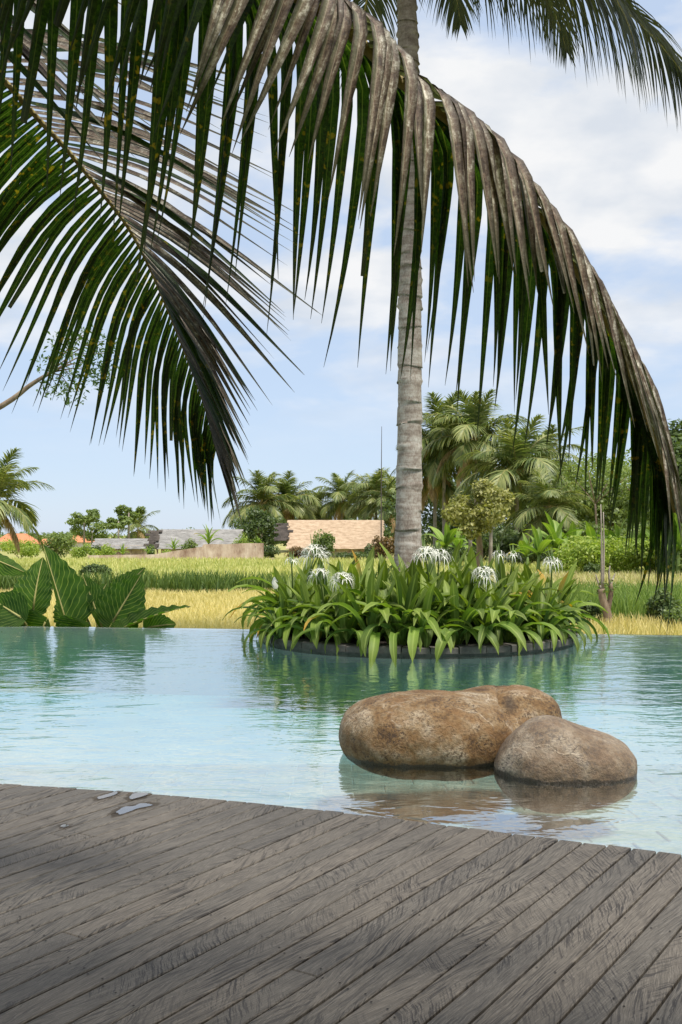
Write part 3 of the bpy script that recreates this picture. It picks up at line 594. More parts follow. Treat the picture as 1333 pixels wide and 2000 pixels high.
# ------------------------------------------------------------------ palm fronds (generic)
def frond_geo(L, elev, bend, nl, leaf, width, rr, hang=0.6, seg=3, vang=0.35, az_curve=0.0):
    """a pinnate palm frond growing along +X from the origin; returns rachis MB and leaflets MB"""
    n = 14; pts = [Vector((0, 0, 0))]; tang = []
    for i in range(n):
        s = (i + .5) / n; th = elev - bend * s ** 1.4; ph = az_curve * s
        d = Vector((math.cos(th) * math.cos(ph), math.cos(th) * math.sin(ph), math.sin(th))); pts.append(pts[-1] + d * (L / n)); tang.append(d)
    mb = MB(); mb.tube(pts, [0.028 * L / 3 * (1 - .9 * i / n) for i in range(n + 1)], 4, False)
    lv = MB()
    for j in range(nl):
        s = 0.14 + 0.85 * j / (nl - 1); k = min(int(s * n), n - 1); u = s * n - k; p = pts[k].lerp(pts[k + 1], u); t = tang[k]
        side = t.cross(Vector((0, 0, 1)));
        if side.length < .05: side = Vector((0, 1, 0))
        side.normalize(); up = side.cross(t).normalized()
        ll = leaf * (0.45 + 1.0 * math.sin(math.pi * min(1, s * .92 + .12)) ** .7) * rr.uniform(.85, 1.1) * 0.75
        for sg in (-1, 1):
            if rr.random() < .04: continue
            d = (side * sg * (1.0 - .35 * s) + up * vang * rr.uniform(.3, 1.4) + t * (.45 + .7 * s) * rr.uniform(.8, 1.2)).normalized()
            q = p.copy(); V = []; wv = t.cross(d).cross(d); wv = (t - d * t.dot(d)); wv = wv.normalized() if wv.length > .01 else up
            h = hang * rr.uniform(.7, 1.4)
            for i in range(seg + 1):
                f = i / seg; wd = width * (1 - f ** 1.6) * (1 if i else .6)
                V += [q + wv * wd * .5, q - wv * wd * .5]
                d = (d + Vector((0, 0, -1)) * h * (1.0 / seg) * 1.6).normalized(); q = q + d * ll / seg
            lv.add(V, [(2 * i, 2 * i + 1, 2 * i + 3, 2 * i + 2) for i in range(seg)])
    return mb, lv
def frond_mesh(mat, rmat, *a, **k):
    mb, lv = frond_geo(*a, **k); nb = len(mb.f); mb.add(lv.v, lv.f); me = mesh(mb.v, mb.f, [rmat, mat], name='frond')
    me.polygons.foreach_set('material_index', [0] * nb + [1] * (len(mb.f) - nb)); return me

# ------------------------------------------------------------------ island coconut palm
ip = empty('coconut_palm', (IC.x - .14, 14.5, 0.15), 'tall ringed coconut palm trunk rising from the lilies on the island', 'palm tree')
PY = 14.5
cl = bez([at(796, 1135, PY), at(797, 1100, PY), at(800, 900, PY), at(801, 700, PY), at(801, 500, PY), at(800, 300, PY), at(798, 120, PY), at(794, -20, PY), at(788, -140, PY)], 420)
b = MB(); rad = []
zr = []; z = 0.0
while z < 12: zr.append(z); z += rnd.uniform(.20, .36) * (1.0 if z < 4.5 else .62)
for p in cl:
    h = p.z; base = 0.19 - 0.0062 * h + 0.05 * math.exp(-max(0, h - .2) * 2.2)
    past = max([q for q in zr if q <= h + 1e-6] or [0]); nxt = min([q for q in zr if q > h] or [12]); f = (h - past) / max(.01, nxt - past)
    lip = math.exp(-((f * (nxt - past)) / .02) ** 2) * .014 + (1 - f) * (0.006 if h < 4.5 else 0.014) - math.exp(-(((1 - f) * (nxt - past)) / .014) ** 2) * .010
    rad.append((base + lip, past))
n = 28; vv = []
for (p, (r_, past)) in zip(cl, rad):
    for k in range(n):
        a = 2 * math.pi * k / n; wv = 1 + .035 * math.sin(a * 2 + past * 7) + .02 * mnoise.noise(Vector((math.cos(a) * 2, math.sin(a) * 2, p.z * 4)))
        tilt = .035 * math.sin(a + past * 13)
        vv.append((p.x + r_ * wv * math.cos(a), p.y + r_ * wv * math.sin(a), p.z + tilt))
b.add(vv, [(i * n + k, i * n + (k + 1) % n, (i + 1) * n + (k + 1) % n, (i + 1) * n + k) for i in range(len(cl) - 1) for k in range(n)])
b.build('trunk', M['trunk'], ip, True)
top = cl[-1]
rr = random.Random(21)
nf = [frond_mesh(M['near_frond'], M['rachis'], 4.2, R(e), R(bd), 86, 1.15, .042, rr, hang=.75, seg=4, vang=.25) for e, bd in ((62, 75), (42, 95), (28, 100), (15, 95), (0, 70))]
nf.append(frond_mesh(M['near_frond'], M['rachis'], 4.4, R(-2), R(82), 96, 1.9, .05, rr, hang=.8, seg=5, vang=.15)); nf.append(frond_mesh(M['near_frond'], M['rachis'], 5.4, R(-4), R(58), 110, 1.5, .05, rr, hang=1.0, seg=5, vang=.15))
for k, (az, vi, sc) in enumerate([(-14, 5, .98), (8, 6, 1.0), (-30, 1, 1.0), (38, 2, 1.0), (70, 1, .95), (100, 2, 1), (135, 1, .9), (165, 1, .9), (190, 3, .8), (215, 2, .8), (245, 1, .85), (275, 0, .8), (310, 1, .9), (20, 0, .9), (150, 0, .9), (265, 3, .55)]):
    o = link('frond', nf[vi], ip); o.location = top - ip.location + Vector((0, 0, .1)); o.rotation_euler = (0, 0, R(az)); o.scale = (sc,) * 3

# ------------------------------------------------------------------ spider lilies
def strap_mesh(L, W, e0, bend, p, mat, seg=9, fold=.22, rr=rnd, wavy=.0, tip=.75):
    V = []; uv = []; q = Vector((0, 0, 0)); 
    for i in range(seg + 1):
        s = i / seg; th = e0 - bend * s ** p; d = Vector((math.cos(th), 0, math.sin(th))); nrm = Vector((-math.sin(th), 0, math.cos(th)))
        wd = W * (.55 + .45 * min(1, s * 3)) * (1 - max(0, (s - tip) / (1 - tip)) ** 1.7 * .97); ww = wavy * math.sin(s * 9 + L * 7)
        for u in (-1, 0, 1): V.append(q + Vector((0, u * wd * .5, 0)) + nrm * (abs(u) * wd * fold + u * ww)); uv.append((u * .5 + .5, s))
        q = q + d * (L / seg)
    return mesh(V, [(3 * i + j, 3 * i + j + 1, 3 * i + j + 4, 3 * i + j + 3) for i in range(seg) for j in (0, 1)], mat, True, uv, 'leaf')
lr = random.Random(5)
leaf_up = [strap_mesh(lr.uniform(.90, 1.08), lr.uniform(.11, .135), R(lr.uniform(72, 84)), R(lr.uniform(20, 60)), 2.0, M['lily'], wavy=.006) for _ in range(6)]
leaf_mid = [strap_mesh(lr.uniform(.95, 1.2), lr.uniform(.105, .13), R(lr.uniform(64, 78)), R(lr.uniform(105, 150)), 1.5, M['lily'], wavy=.008) for _ in range(8)]
leaf_low = [strap_mesh(lr.uniform(.9, 1.15), lr.uniform(.10, .13), R(lr.uniform(52, 68)), R(lr.uniform(135, 165)), 1.2, M['lily'], wavy=.008) for _ in range(8)]
def flower_head(c, parent, nfl, rr, size=1.0, droop=1.0):
    b = MB(); sc = MB()
    nfl = int(nfl * 1.4)
    for k in range(nfl):
        a = 2 * math.pi * k / nfl + rr.uniform(-.3, .3); el = rr.uniform(.05, 1.35)
        d = Vector((math.cos(a) * math.cos(el), math.sin(a) * math.cos(el), math.sin(el))); p0 = c + d * .10 * size
        sc.tube([c, c + d * .05 * size, p0], [.006, .005, .004], 4, False)
        side = d.cross(Vector((0, 0, 1))).normalized(); up = side.cross(d)
        for j in range(6):
            g_ = 2 * math.pi * j / 6 + rr.uniform(-.2, .2); dd = (d * .55 + side * math.cos(g_) + up * math.sin(g_)).normalized(); q = p0.copy(); V = []; wv = d.cross(dd).normalized()
            ln = rr.uniform(.12, .18) * size
            for i in range(6):
                wd = .0085 * (1 - (i / 5) ** 2 * .8); V += [q + wv * wd * .5, q - wv * wd * .5]
                q = q + dd * ln / 5; dd = (dd + Vector((0, 0, -1)) * .62 * droop).normalized()
            b.add(V, [(2 * i, 2 * i + 1, 2 * i + 3, 2 * i + 2) for i in range(5)])
    for k in range(4):      # unopened buds standing up
        a = rr.uniform(0, 6.3); d = Vector((math.cos(a) * .22, math.sin(a) * .22, 1)).normalized()
        sc.tube([c, c + d * .12 * size, c + d * .23 * size], [.005, .009, .002], 5, False)
    h = b.build('flower_head', M['petal'], parent); sc.build('bud_cluster', M['scape'], h)
def lily(x, y, label, nleaf=18, face=None, heads=(), scale=1.0):
    rr2 = math.hypot(x - IC.x, y - IC.y); z0 = 0.22 - .13 * min(1, rr2 / (IR - .18)) ** 2 - .02
    t = empty('spider_lily', (x, y, z0), label, 'lily plant', 'spider lilies on the island')
    outward = math.atan2(y - IC.y, x - IC.x); edge_ = rr2 / IR
    a0 = lr.uniform(0, 6.28)
    for k in range(nleaf):
        a = a0 + k * 2.39996 + lr.uniform(-.25, .25); fo = math.cos(a - outward) * edge_
        f = k / nleaf
        lib = leaf_up if f < .30 else (leaf_low if (f > .62 and fo > -.3) else leaf_mid)
        o = link('leaf', lr.choice(lib), t); s = scale * lr.uniform(.82, 1.08) * (.96 if lib is leaf_up else 1)
        o.location = (math.cos(a) * .05, math.sin(a) * .05, 0); o.rotation_euler = (lr.uniform(-.25, .25), lr.uniform(-.1, .1), a); o.scale = (s, s * lr.uniform(.85, 1.1), s)
    for (px, py, nfl, size, droop) in heads:
        c = at(px, py, y - .5); s_ = MB(); base = Vector((x, y, z0)); s_.tube(bez([base, base.lerp(c, .5) + Vector((0, 0, .06)), c], 8), [.014, .013, .012, .012, .011, .011, .01, .01], 6)
        s_.build('flower_stalk', M['scape'], t, True); flower_head(c, t, nfl, lr, size, droop)
flowering = [
    (575, 13.75, [(614, 1088, 12, 1.35, .9)], 'spider lily bearing the tall white bloom, highest left of the palm trunk'),
    (640, 13.35, [(625, 1128, 7, 1.0, 1.0), (668, 1138, 12, 1.15, 1.1)], 'spider lily with a pair of drooping white blooms side by side, left of trunk'),
    (575, 14.1, [(570, 1102, 4, .8, 1.2)], 'spider lily with a small faded white bloom at the far left of the island'),
    (850, 13.55, [(832, 1090, 12, 1.25, 1.0), (858, 1092, 9, 1.15, 1.25)], 'spider lily with the fullest white bloom just right of the palm trunk'),
    (930, 13.2, [(945, 1128, 12, 1.25, 1.35)], 'spider lily with a low drooping white bloom right of the trunk'),
    (985, 13.9, [(975, 1088, 3, .8, 1.3), (1002, 1092, 3, .9, 1.4)], 'spider lily with sparse white blooms and upright buds, right of trunk'),
    (1075, 14.0, [(1078, 1105, 6, 1.1, 1.5)], 'spider lily with a thin arching white bloom at the right end'),
]
for px, y, hd, lab in flowering:
    lily((px - CX) / F * y, y, lab, 20, heads=hd)
front = [560, 612, 668, 722, 778, 832, 886, 940, 996, 1050, 1092]
words = ['first', 'second', 'third', 'fourth', 'fifth', 'sixth', 'seventh', 'eighth', 'ninth', 'tenth', 'eleventh', 'twelfth']
for i, px in enumerate(front):
    f = (px - 816) / 311.0; y = IC.y - math.sqrt(max(0, 1 - f * f)) * IR * .87 + .02
    lily((px + rnd.uniform(-10, 10) - CX) / F * y, y, 'leafy spider lily in the front row of the island, %s from the left' % words[i], 25, scale=1.02 * (1 - .46 * abs(f) ** 2))
for i, px in enumerate([548, 606, 690, 752, 812, 872, 935, 1010, 1085]):
    f = (px - 816) / 311.0; y = IC.y - math.sqrt(max(0, 1 - f * f)) * IR * .38
    lily((px - CX) / F * y, y, 'leafy spider lily in the middle row of the island, %s from the left' % words[i], 18, scale=1.13 * (1 - .32 * abs(f) ** 2))
for i, px in enumerate([585, 640, 695, 750, 806, 862, 918, 972, 1028, 1070]):
    f = (px - 816) / 311.0; y = IC.y - math.sqrt(max(0, 1 - f * f)) * IR * .62
    lily((px - CX) / F * y, y, 'leafy spider lily just behind the front row of the island, %s from the left' % words[i], 18, scale=1.04 * (1 - .32 * abs(f) ** 2))
for i, px in enumerate([580, 650, 715, 870, 930, 990, 1050]):
    y = IC.y + rnd.uniform(.25, .7)
    lily((px - CX) / F * y, y, 'leafy spider lily at the back of the island, %s from the left' % words[i], 16, scale=1.1)
# peace lily spathe at the left end
pl = at(538, 1150, 13.6); base = Vector((pl.x + .1, 13.7, .12))
t = empty('peace_lily', base, 'single pale pointed peace lily bloom at the left end of the island', 'flower')
b = MB(); b.tube([base, base.lerp(pl, .6), pl], .008, 5); b.build('stalk', M['scape'], t)
b = MB(); V = []; 
for i in range(8):
    s = i / 7; z = .0 + .17 * s; wd = .048 * math.sin(math.pi * min(1, s * .86 + .14)) ** .8
    for u in (-1, 0, 1): V.append(pl + Vector((u * wd, .02 * abs(u), z)))
b.add(V, [(3 * i + j, 3 * i + j + 1, 3 * i + j + 4, 3 * i + j + 3) for i in range(7) for j in (0, 1)]); b.build('spathe', M['petal'], t, True)

# ================================================================== FOREGROUND PALM (crown out of frame to the left)
CR = Vector((-2.15, 2.2, 2.35))
fp = empty('coconut_palm', (-2.3, 2.15, FIELD_Z), 'foreground coconut palm whose weathered fronds hang across the top of the picture', 'palm tree')
b = MB(); b.tube(bez([(-2.3, 2.15, FIELD_Z - .9), (-2.28, 2.16, .8), CR + Vector((0, 0, .1))], 20), [.17 - .002 * i for i in range(20)], 14); b.build('trunk', M['trunk'], fp, True)
def interp(tab, x):
    if x <= tab[0][0]: return tab[0][1:]
    for p, q in zip(tab, tab[1:]):
        if x <= q[0]:
            f = (x - p[0]) / (q[0] - p[0]); return [a + (b_ - a) * f for a, b_ in zip(p[1:], q[1:])]
    return tab[-1][1:]
LEFT = {}
def leaflet(root, d0, dh, L, W, wdir, pull, parent, mat, seg=10, fold=.20, tip=.5, curl=0.0, twist=0.0, cut=1.0, rr=rnd, single=True):
    """a folded strip that leaves the stalk along d0 and swings over to dh"""
    q = Vector(root); V = []; uv = []
    for i in range(seg + 1):
        s = i / seg; f = min(1, (s / pull)) if pull > 0 else 1; f = f * f * (3 - 2 * f)
        d = (d0 * (1 - f) + dh * f).normalized(); d = (d + Vector((curl * s * s, 0, 0))).normalized()
        wv = (wdir - d * wdir.dot(d)).normalized(); nr = wv.cross(d); a = twist * s; wv, nr = wv * math.cos(a) + nr * math.sin(a), nr * math.cos(a) - wv * math.sin(a)
        sv = s * cut; wd = W * min(1, .5 + sv * 4) * (1 - max(0, (sv - tip) / (1 - tip)) ** 1.05 * .97)
        for u in (-1, 0, 1): V.append(q + wv * (u * wd * .5) - nr * (abs(u) * wd * fold)); uv.append((u * .5 + .5, s))
        q = q + d * (L * cut / seg)
    if not single:
        LEFT.setdefault((parent.name, mat.name), MB()).add(V, [(3 * i + j, 3 * i + j + 1, 3 * i + j + 4, 3 * i + j + 3) for i in range(seg) for j in (0, 1)], uv); return None
    off = parent_offset(parent)
    return link('leaflet', mesh([x - off for x in V], [(3 * i + j, 3 * i + j + 1, 3 * i + j + 4, 3 * i + j + 3) for i in range(seg) for j in (0, 1)], mat, True, uv, 'leaflet'), parent)
# ---- first frond
r1 = [CR, Vector((-1.55, 1.98, 2.68))] + [at(*p) for p in [(-250, -330, 1.9), (0, -262, 2.02), (250, -165, 2.2), (430, -80, 2.35), (560, -18, 2.45), (680, 62, 2.5), (780, 158, 2.55), (880, 238, 2.6), (980, 330, 2.65), (1080, 456, 2.7), (1150, 570, 2.75), (1210, 678, 2.8), (1260, 802, 2.85), (1298, 915, 2.9), (1318, 1000, 2.95)]]
c1 = bez(r1, 260); ln = [0.0]
for a, b_ in zip(c1, c1[1:]): ln.append(ln[-1] + (b_ - a).length)
b = MB(); b.tube(c1, [.026 * (1 - .86 * (l / ln[-1])) + .002 for l in ln], 8)
f1 = b.build('frond', M['rachis'], fp, True)
f1['label'] = 'large arching frond with grey weathered leaflets in front'
def on_curve(c, ln, s):
    k = max(0, min(len(ln) - 2, next((i for i in range(len(ln) - 1) if ln[i + 1] >= s), len(ln) - 2))); f = (s - ln[k]) / max(1e-6, ln[k + 1] - ln[k])
    return c[k].lerp(c[k + 1], f), (c[k + 1] - c[k]).normalized()
fr_ = random.Random(3)
# root column -> lean of the near row, lean of the far row, lengths
tab1 = [(-300, -.16, -.10, .72, .78), (100, -.20, -.12, .74, .84), (350, -.30, -.10, .66, .95), (500, -.36, -.08, .62, .98), (650, -.14, -.06, .64, .96), (780, .08, -.04, .62, .88), (900, .14, .0, .56, .84), (1000, .20, .0, .54, .82), (1100, .26, -.02, .52, .74), (1200, .26, .0, .48, .62), (1300, .12, .0, .40, .46), (1400, .1, .0, .32, .38)]
s = 0.62
while s < ln[-1] - 0.005:
    p, t = on_curve(c1, ln, s); px = CX + p.x / p.y * F
    ln_n, ln_f, L_n, L_f = interp(tab1, px)
    tipf = max(0, (s / ln[-1] - .55) / .45)
    for row in ('near', 'far'):
        sy = -1 if row == 'near' else 1
        if row == 'far' and fr_.random() < .04: continue
        out = Vector((0, sy, 0)); up = Vector((0, 0, 1))
        d0 = (out * .6 + up * .10 + t * (.55 + .7 * tipf)).normalized()
        lean = (ln_n if row == 'near' else ln_f) + fr_.gauss(0, .045)
        dh = Vector((lean, sy * (.10 if row == 'near' else .16) + fr_.gauss(0, .04), -1)).normalized()
        L = (L_n if row == 'near' else L_f) * fr_.uniform(.80, 1.08) * (1 if s > .8 else .8)
        W = (.037 if row == 'near' else .033) * (1 - .36 * tipf) * fr_.uniform(.88, 1.08)
        cut = 1.0 if fr_.random() > .035 else fr_.uniform(.7, .85)
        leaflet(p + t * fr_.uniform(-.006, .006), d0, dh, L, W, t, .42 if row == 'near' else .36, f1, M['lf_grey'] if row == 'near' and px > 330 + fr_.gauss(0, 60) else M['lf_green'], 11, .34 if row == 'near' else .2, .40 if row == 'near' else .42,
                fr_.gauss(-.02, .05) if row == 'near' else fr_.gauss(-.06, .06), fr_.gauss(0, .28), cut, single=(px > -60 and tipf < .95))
    s += .030 if tipf < .5 else .029
# ---- second frond, behind
r2 = [CR + Vector((0, .1, .05)), Vector((-1.75, 2.6, 3.0))] + [at(*p) for p in [(-300, -250, 2.95), (-120, 20, 3.2), (0, 148, 3.4), (75, 232, 3.5), (135, 297, 3.6), (190, 365, 3.65), (245, 435, 3.7), (285, 505, 3.75), (325, 595, 3.8), (365, 695, 3.85), (400, 790, 3.9), (424, 880, 3.95)]]
c2 = bez(r2, 220); ln2 = [0.0]
for a, b_ in zip(c2, c2[1:]): ln2.append(ln2[-1] + (b_ - a).length)
b = MB(); b.tube(c2, [.016 * (1 - .85 * (l / ln2[-1])) + .002 for l in ln2], 8)
f2 = b.build('frond', M['rachis'], fp, True); f2['label'] = 'second frond hanging behind with spread green leaflets and dry brown ones'
s = 0.75
tab2 = [(-300, 105, 30, .70, .9), (0, 96, 30, .78, .98), (75, 92, 26, .82, .98), (190, 82, 20, .84, .95), (245, 66, 16, .80, .86), (285, 47, 13, .72, .74), (325, 34, 11, .66, .62), (365, 24, 9, .56, .5), (400, 15, 7, .42, .40), (430, 11, 6, .3, .3)]
while s < ln2[-1] - .003:
    p, t = on_curve(c2, ln2, s); px = CX + p.x / p.y * F
    aL, aR, LL, LR = interp(tab2, px)
    t2 = Vector((t.x, 0, t.z)).normalized()
    def rot(v_, deg): a = R(deg); return Vector((v_.x * math.cos(a) - v_.z * math.sin(a), 0, v_.x * math.sin(a) + v_.z * math.cos(a)))
    jg = fr_.gauss(0, 3.0); dl = rot(t2, -aL - 16 + jg); d0 = (dl + Vector((0, .35, 0))).normalized(); dl = rot(t2, -aL + 6 + jg); dh = (dl + Vector((0, .12, -.14))).normalized()
    leaflet(p, d0, dh, LL * fr_.uniform(.9, 1.06), .029 * (1 - .45 * max(0, s / ln2[-1] - .6) / .4) * fr_.uniform(.85, 1.1), t, .5, f2, M['lf_spot'], 9, .16, .5, fr_.gauss(0, .03), fr_.gauss(0, .2), 1.0 if fr_.random() > .03 else .7, single=(px > 0 and s < .94 * ln2[-1]))
    dr = rot(t2, aR + fr_.gauss(0, 2.5)); d0 = (dr + Vector((0, -.30, .05))).normalized(); dh = (dr + Vector((0, -.05, -.20))).normalized()
    leaflet(p, d0, dh, LR * fr_.uniform(.88, 1.06), .030 * fr_.uniform(.8, 1.1), Vector((.25, .6, .7)), .7, f2, M['lf_brown'] if fr_.random() < .75 else M['lf_green'], 9, .25, .45, 0, fr_.gauss(0, .25), single=(px > 0 and s < .94 * ln2[-1]))
    s += .0225
for (pn, mn), mb_ in LEFT.items():
    o = mb_.build('leaflets', bpy.data.materials[mn], bpy.data.objects[pn], True); o['kind'] = 'stuff'
# a few more fronds of the same crown, out of frame
for az, vi in ((100, 0), (150, 1), (200, 2), (250, 1), (290, 2)):
    o = link('frond', nf[vi], fp); o.location = CR - fp.location + Vector((0, 0, .1)); o.rotation_euler = (0, 0, R(az)); o.scale = (.6,) * 3

# ================================================================== ELEPHANT EARS beyond the weir
def ear(parent, base, tip, W, face=(0, -1, .15), lobe=.18, wav=.045, fold=.35, curl=.13, prof=.62, stem=None, asym=1.0):
    """heart-shaped blade: base (where stalk joins) to tip, full width W"""
    B, T = Vector(base), Vector(tip); a = (T - B); L = a.length; a.normalize(); nrm = Vector(face); nrm = (nrm - a * nrm.dot(a)).normalized(); wv = a.cross(nrm).normalized()
    nv_s, nu = 34, 4; V = []; uv = []; sd_ = rnd.uniform(0, 9)
    for i in range(nv_s + 1):
        s = -lobe + (1 + lobe) * i / nv_s; q = (s + lobe) / (1 + lobe); hw = W * .5 * (math.sin(math.pi * q ** prof) ** .8 if 0 < q < 1 else 0) + .004
        hw *= 1 + .055 * math.sin(s * 50 + sd_)
        for j in range(-nu, nu + 1):
            u = j / nu; pull = 0
            if s < 0: u_ = math.copysign(max(abs(u), .0), u); pull = (1 - abs(u)) * (-s) * L * .9      # notch at the stalk
            z = abs(u) * hw * fold + wav * W * .5 * math.sin(s * 40 + sd_ + (2 if u > 0 else 0)) * abs(u) ** 2 - curl * L * max(0, s) ** 2
            V.append(B + a * (s * L + pull) + wv * (u * hw * (asym if u < 0 else 1.0)) + nrm * z); uv.append((u * .5 + .5, q))
    m_ = 2 * nu + 1; off = parent_offset(parent)
    o = link('leaf', mesh([x - off for x in V], [(i * m_ + j, i * m_ + j + 1, (i + 1) * m_ + j + 1, (i + 1) * m_ + j) for i in range(nv_s) for j in range(2 * nu)], M['ear'], True, uv, 'leaf'), parent)
    mb = MB(); mb.tube([B + a * L * f_ + nrm * (.008 - curl * L * f_ ** 2) for f_ in (0, .25, .5, .75, 1)], [.02, .016, .012, .008, .003], 6); mb.build('midrib', M['rib'], o, True)
    if stem is not None:
        mb = MB(); mb.tube(bez([stem, Vector(stem).lerp(B, .6) + Vector((0, .06, .03)), B], 8), [.032, .03, .028, .026, .024, .022, .02, .02], 7); mb.build('stalk', M['rib'], o, True)
EY = 16.6
def ears(lab, cx, leaves):
    base = Vector(((cx - CX) / F * EY, EY, FIELD_Z)); t = empty('elephant_ear_plant', base, lab, 'plant', 'elephant ears beyond the pool edge')
    for (bx, by, tx, ty, W, kw) in leaves:
        y = EY + kw.pop('dy', 0); ear(t, at(bx, by, y - .08), at(tx, ty, y + kw.pop('ty', .1)), W * y / F, stem=base + Vector((rnd.uniform(-.05, .05), rnd.uniform(-.03, .05), 0)), **kw)
ears('elephant ear plant with a broad heart leaf and a tall blade, leftmost cluster', 75, [
    (66, 1190, 78, 1086, 88, dict(face=(-.25, -1, .2))), (40, 1205, -25, 1165, 80, dict(dy=-.3)), (90, 1215, 68, 1262, 100, dict(dy=-.25, face=(0, -1, .7), wav=.02)), (10, 1218, 60, 1190, 70, dict(dy=-.2))])
ears('elephant ear plant with the tallest narrow upright leaf', 140, [
    (133, 1226, 84, 1060, 118, dict(face=(.3, -1, .1), lobe=.02, prof=.5, asym=.12)), (150, 1215, 118, 1150, 70, dict(dy=.5)), (170, 1225, 150, 1270, 110, dict(dy=-.25, face=(.1, -1, .6)))])
ears('elephant ear plant with a narrow leaf seen edge on, in the middle', 190, [
    (200, 1226, 161, 1118, 66, dict(face=(.3, -1, .1), lobe=.03, asym=.3)), (186, 1182, 208, 1138, 52, dict(dy=.45, face=(.1, -1, .4))), (165, 1195, 172, 1152, 54, dict(dy=.35))])
ears('elephant ear plant with a big round heart leaf on a yellow rib, right cluster', 230, [
    (222, 1212, 277, 1121, 92, dict(face=(.25, -1, .1))), (235, 1165, 279, 1104, 62, dict(dy=.4, face=(-.5, -.8, .3))), (244, 1226, 366, 1170, 48, dict(dy=-.15, face=(.1, -.25, 1), wav=.09, fold=.5)), (290, 1226, 345, 1216, 56, dict(dy=.1, face=(.1, -1, .5)))])
# drooping leaf entering at the left edge
ba = ground(-70, 1240, 0); t = empty('banana_plant', (at(-90, 1100, 17.5).x, 17.5, FIELD_Z), 'grey green drooping banana leaf entering at the left picture edge', 'plant')
ear(t, at(-60, 1075, 17.5), at(52, 1112, 17.3), 46 * 17.5 / F, face=(.1, -.8, .6), lobe=0, wav=.02, fold=-.5, curl=.12, prof=.8, stem=Vector((at(-90, 1100, 17.5).x, 17.5, FIELD_Z)))
ear(t, at(-100, 1060, 17.5), at(-190, 1000, 17.6), .5, face=(-.1, -.8, .6), lobe=0, stem=Vector((at(-90, 1100, 17.5).x, 17.5, FIELD_Z)))

# ================================================================== FIELDS
def blades(name, n, xr, yr, hmin, hmax, width, mat, lean=.35, z=FIELD_Z, shape=None, kind='stuff'):
    n = int(n)
    x = nrg.uniform(xr[0], xr[1], n); y = nrg.uniform(yr[0], yr[1], n)
    if shape is not None:
        k = shape(x, y); x, y = x[k], y[k]; n = len(x)
    h = nrg.uniform(hmin, hmax, n); a = nrg.uniform(0, 2 * np.pi, n); la = nrg.uniform(0, 2 * np.pi, n); l = h * nrg.uniform(.05, lean, n)
    dx, dy = np.cos(a) * width * .5, np.sin(a) * width * .5; lx, ly = np.cos(la) * l, np.sin(la) * l
    V = np.zeros((n, 6, 3)); fr3 = ((0, 0, 1.0), (.6, .35, .8), (1.0, 1.0, .12))
    for i, (fh, fl, fw) in enumerate(fr3):
        for sgn, j in ((1, 0), (-1, 1)): V[:, 2 * i + j, 0] = x + lx * fl + sgn * dx * fw; V[:, 2 * i + j, 1] = y + ly * fl + sgn * dy * fw; V[:, 2 * i + j, 2] = z - .02 + h * fh
    b_ = np.arange(n)[:, None] * 6; Q = np.concatenate([b_ + np.array([[0, 1, 3, 2]]), b_ + np.array([[2, 3, 5, 4]])])
    o = link(name, fastmesh(V.reshape(-1, 3), Q, mat, name)); o['kind'] = kind; return o
def stuff(o, label, cat): o['label'] = label; o['category'] = cat; return o
stuff(blades('golden_rice_field', 62000, (-13, 4), (17.2, 32.6), .18, .33, .026, M['rice_gold'], .5), 'ripe golden rice field beyond the pool edge at left', 'rice field')
stuff(blades('rice_hedge_row', 12000, (-15, 4), (31.6, 34.5), .3, .85, .05, M['hedge'], .5, shape=lambda x, y: (y > 32.1 + .5 * np.sin(x * 1.7)) & (y < 34.2 + .9 * np.sin(x * .9))), 'band of taller dark green rice crossing the field', 'rice field')
stuff(blades('green_rice_field', 50000, (-40, 16), (33.4, 72.5), .25, .5, .085, M['rice_green'], .5, shape=lambda x, y: y > 34.6 + 1.1 * np.sin(x * .9) + .6 * np.sin(x * 2.3 + 1)), 'light green rice field in front of the stained wall', 'rice field')
stuff(blades('golden_grass_strip', 9000, (4.0, 12), (17.0, 21), .2, .42, .03, M['rice_gold'], .5), 'yellow grass strip beyond the pool edge at right', 'grass')
stuff(blades('green_grass_band', 26000, (4.0, 19), (21, 29.5), .3, .75, .04, M['rice_dark'], .5), 'bright green grass band right of the island', 'grass')
stuff(blades('dry_grass_band', 26000, (4.0, 30), (29.5, 42), .3, .55, .05, M['grass_pale'], .5), 'pale dry grass strip behind the green band at right', 'grass')

# ================================================================== BACKGROUND VEGETATION
def leaf_cloud(clumps, n, size, rr, flat=.5, aspect=.55):
    """leaf quads scattered on and in clumps (centre, radii)"""
    w_ = np.array([c[1][0] * c[1][2] for c in clumps]); w_ = w_ / w_.sum(); idx = rr.choice(len(clumps), n, p=w_)
    C = np.array([c[0] for c in clumps])[idx]; Rr = np.array([c[1] for c in clumps])[idx]
    d = rr.normal(size=(n, 3)); d /= np.linalg.norm(d, axis=1)[:, None]; r = rr.uniform(.25, 1.0, n) ** .5 * rr.uniform(.8, 1.12, n); P = C + d * Rr * r[:, None]
    nr = d * .6 + rr.normal(size=(n, 3)) * .7 + np.array([0, 0, flat]); nr /= np.linalg.norm(nr, axis=1)[:, None]
    a = np.cross(nr, rr.normal(size=(n, 3))); a /= np.linalg.norm(a, axis=1)[:, None] + 1e-9; b_ = np.cross(nr, a); s_ = size * rr.uniform(.6, 1.3, n)[:, None]
    V = np.stack([P - a * s_, P + b_ * s_ * aspect, P + a * s_ - np.array([0, 0, 1]) * s_ * .3, P - b_ * s_ * aspect], 1).reshape(-1, 3)
    return V, np.arange(n * 4).reshape(n, 4)
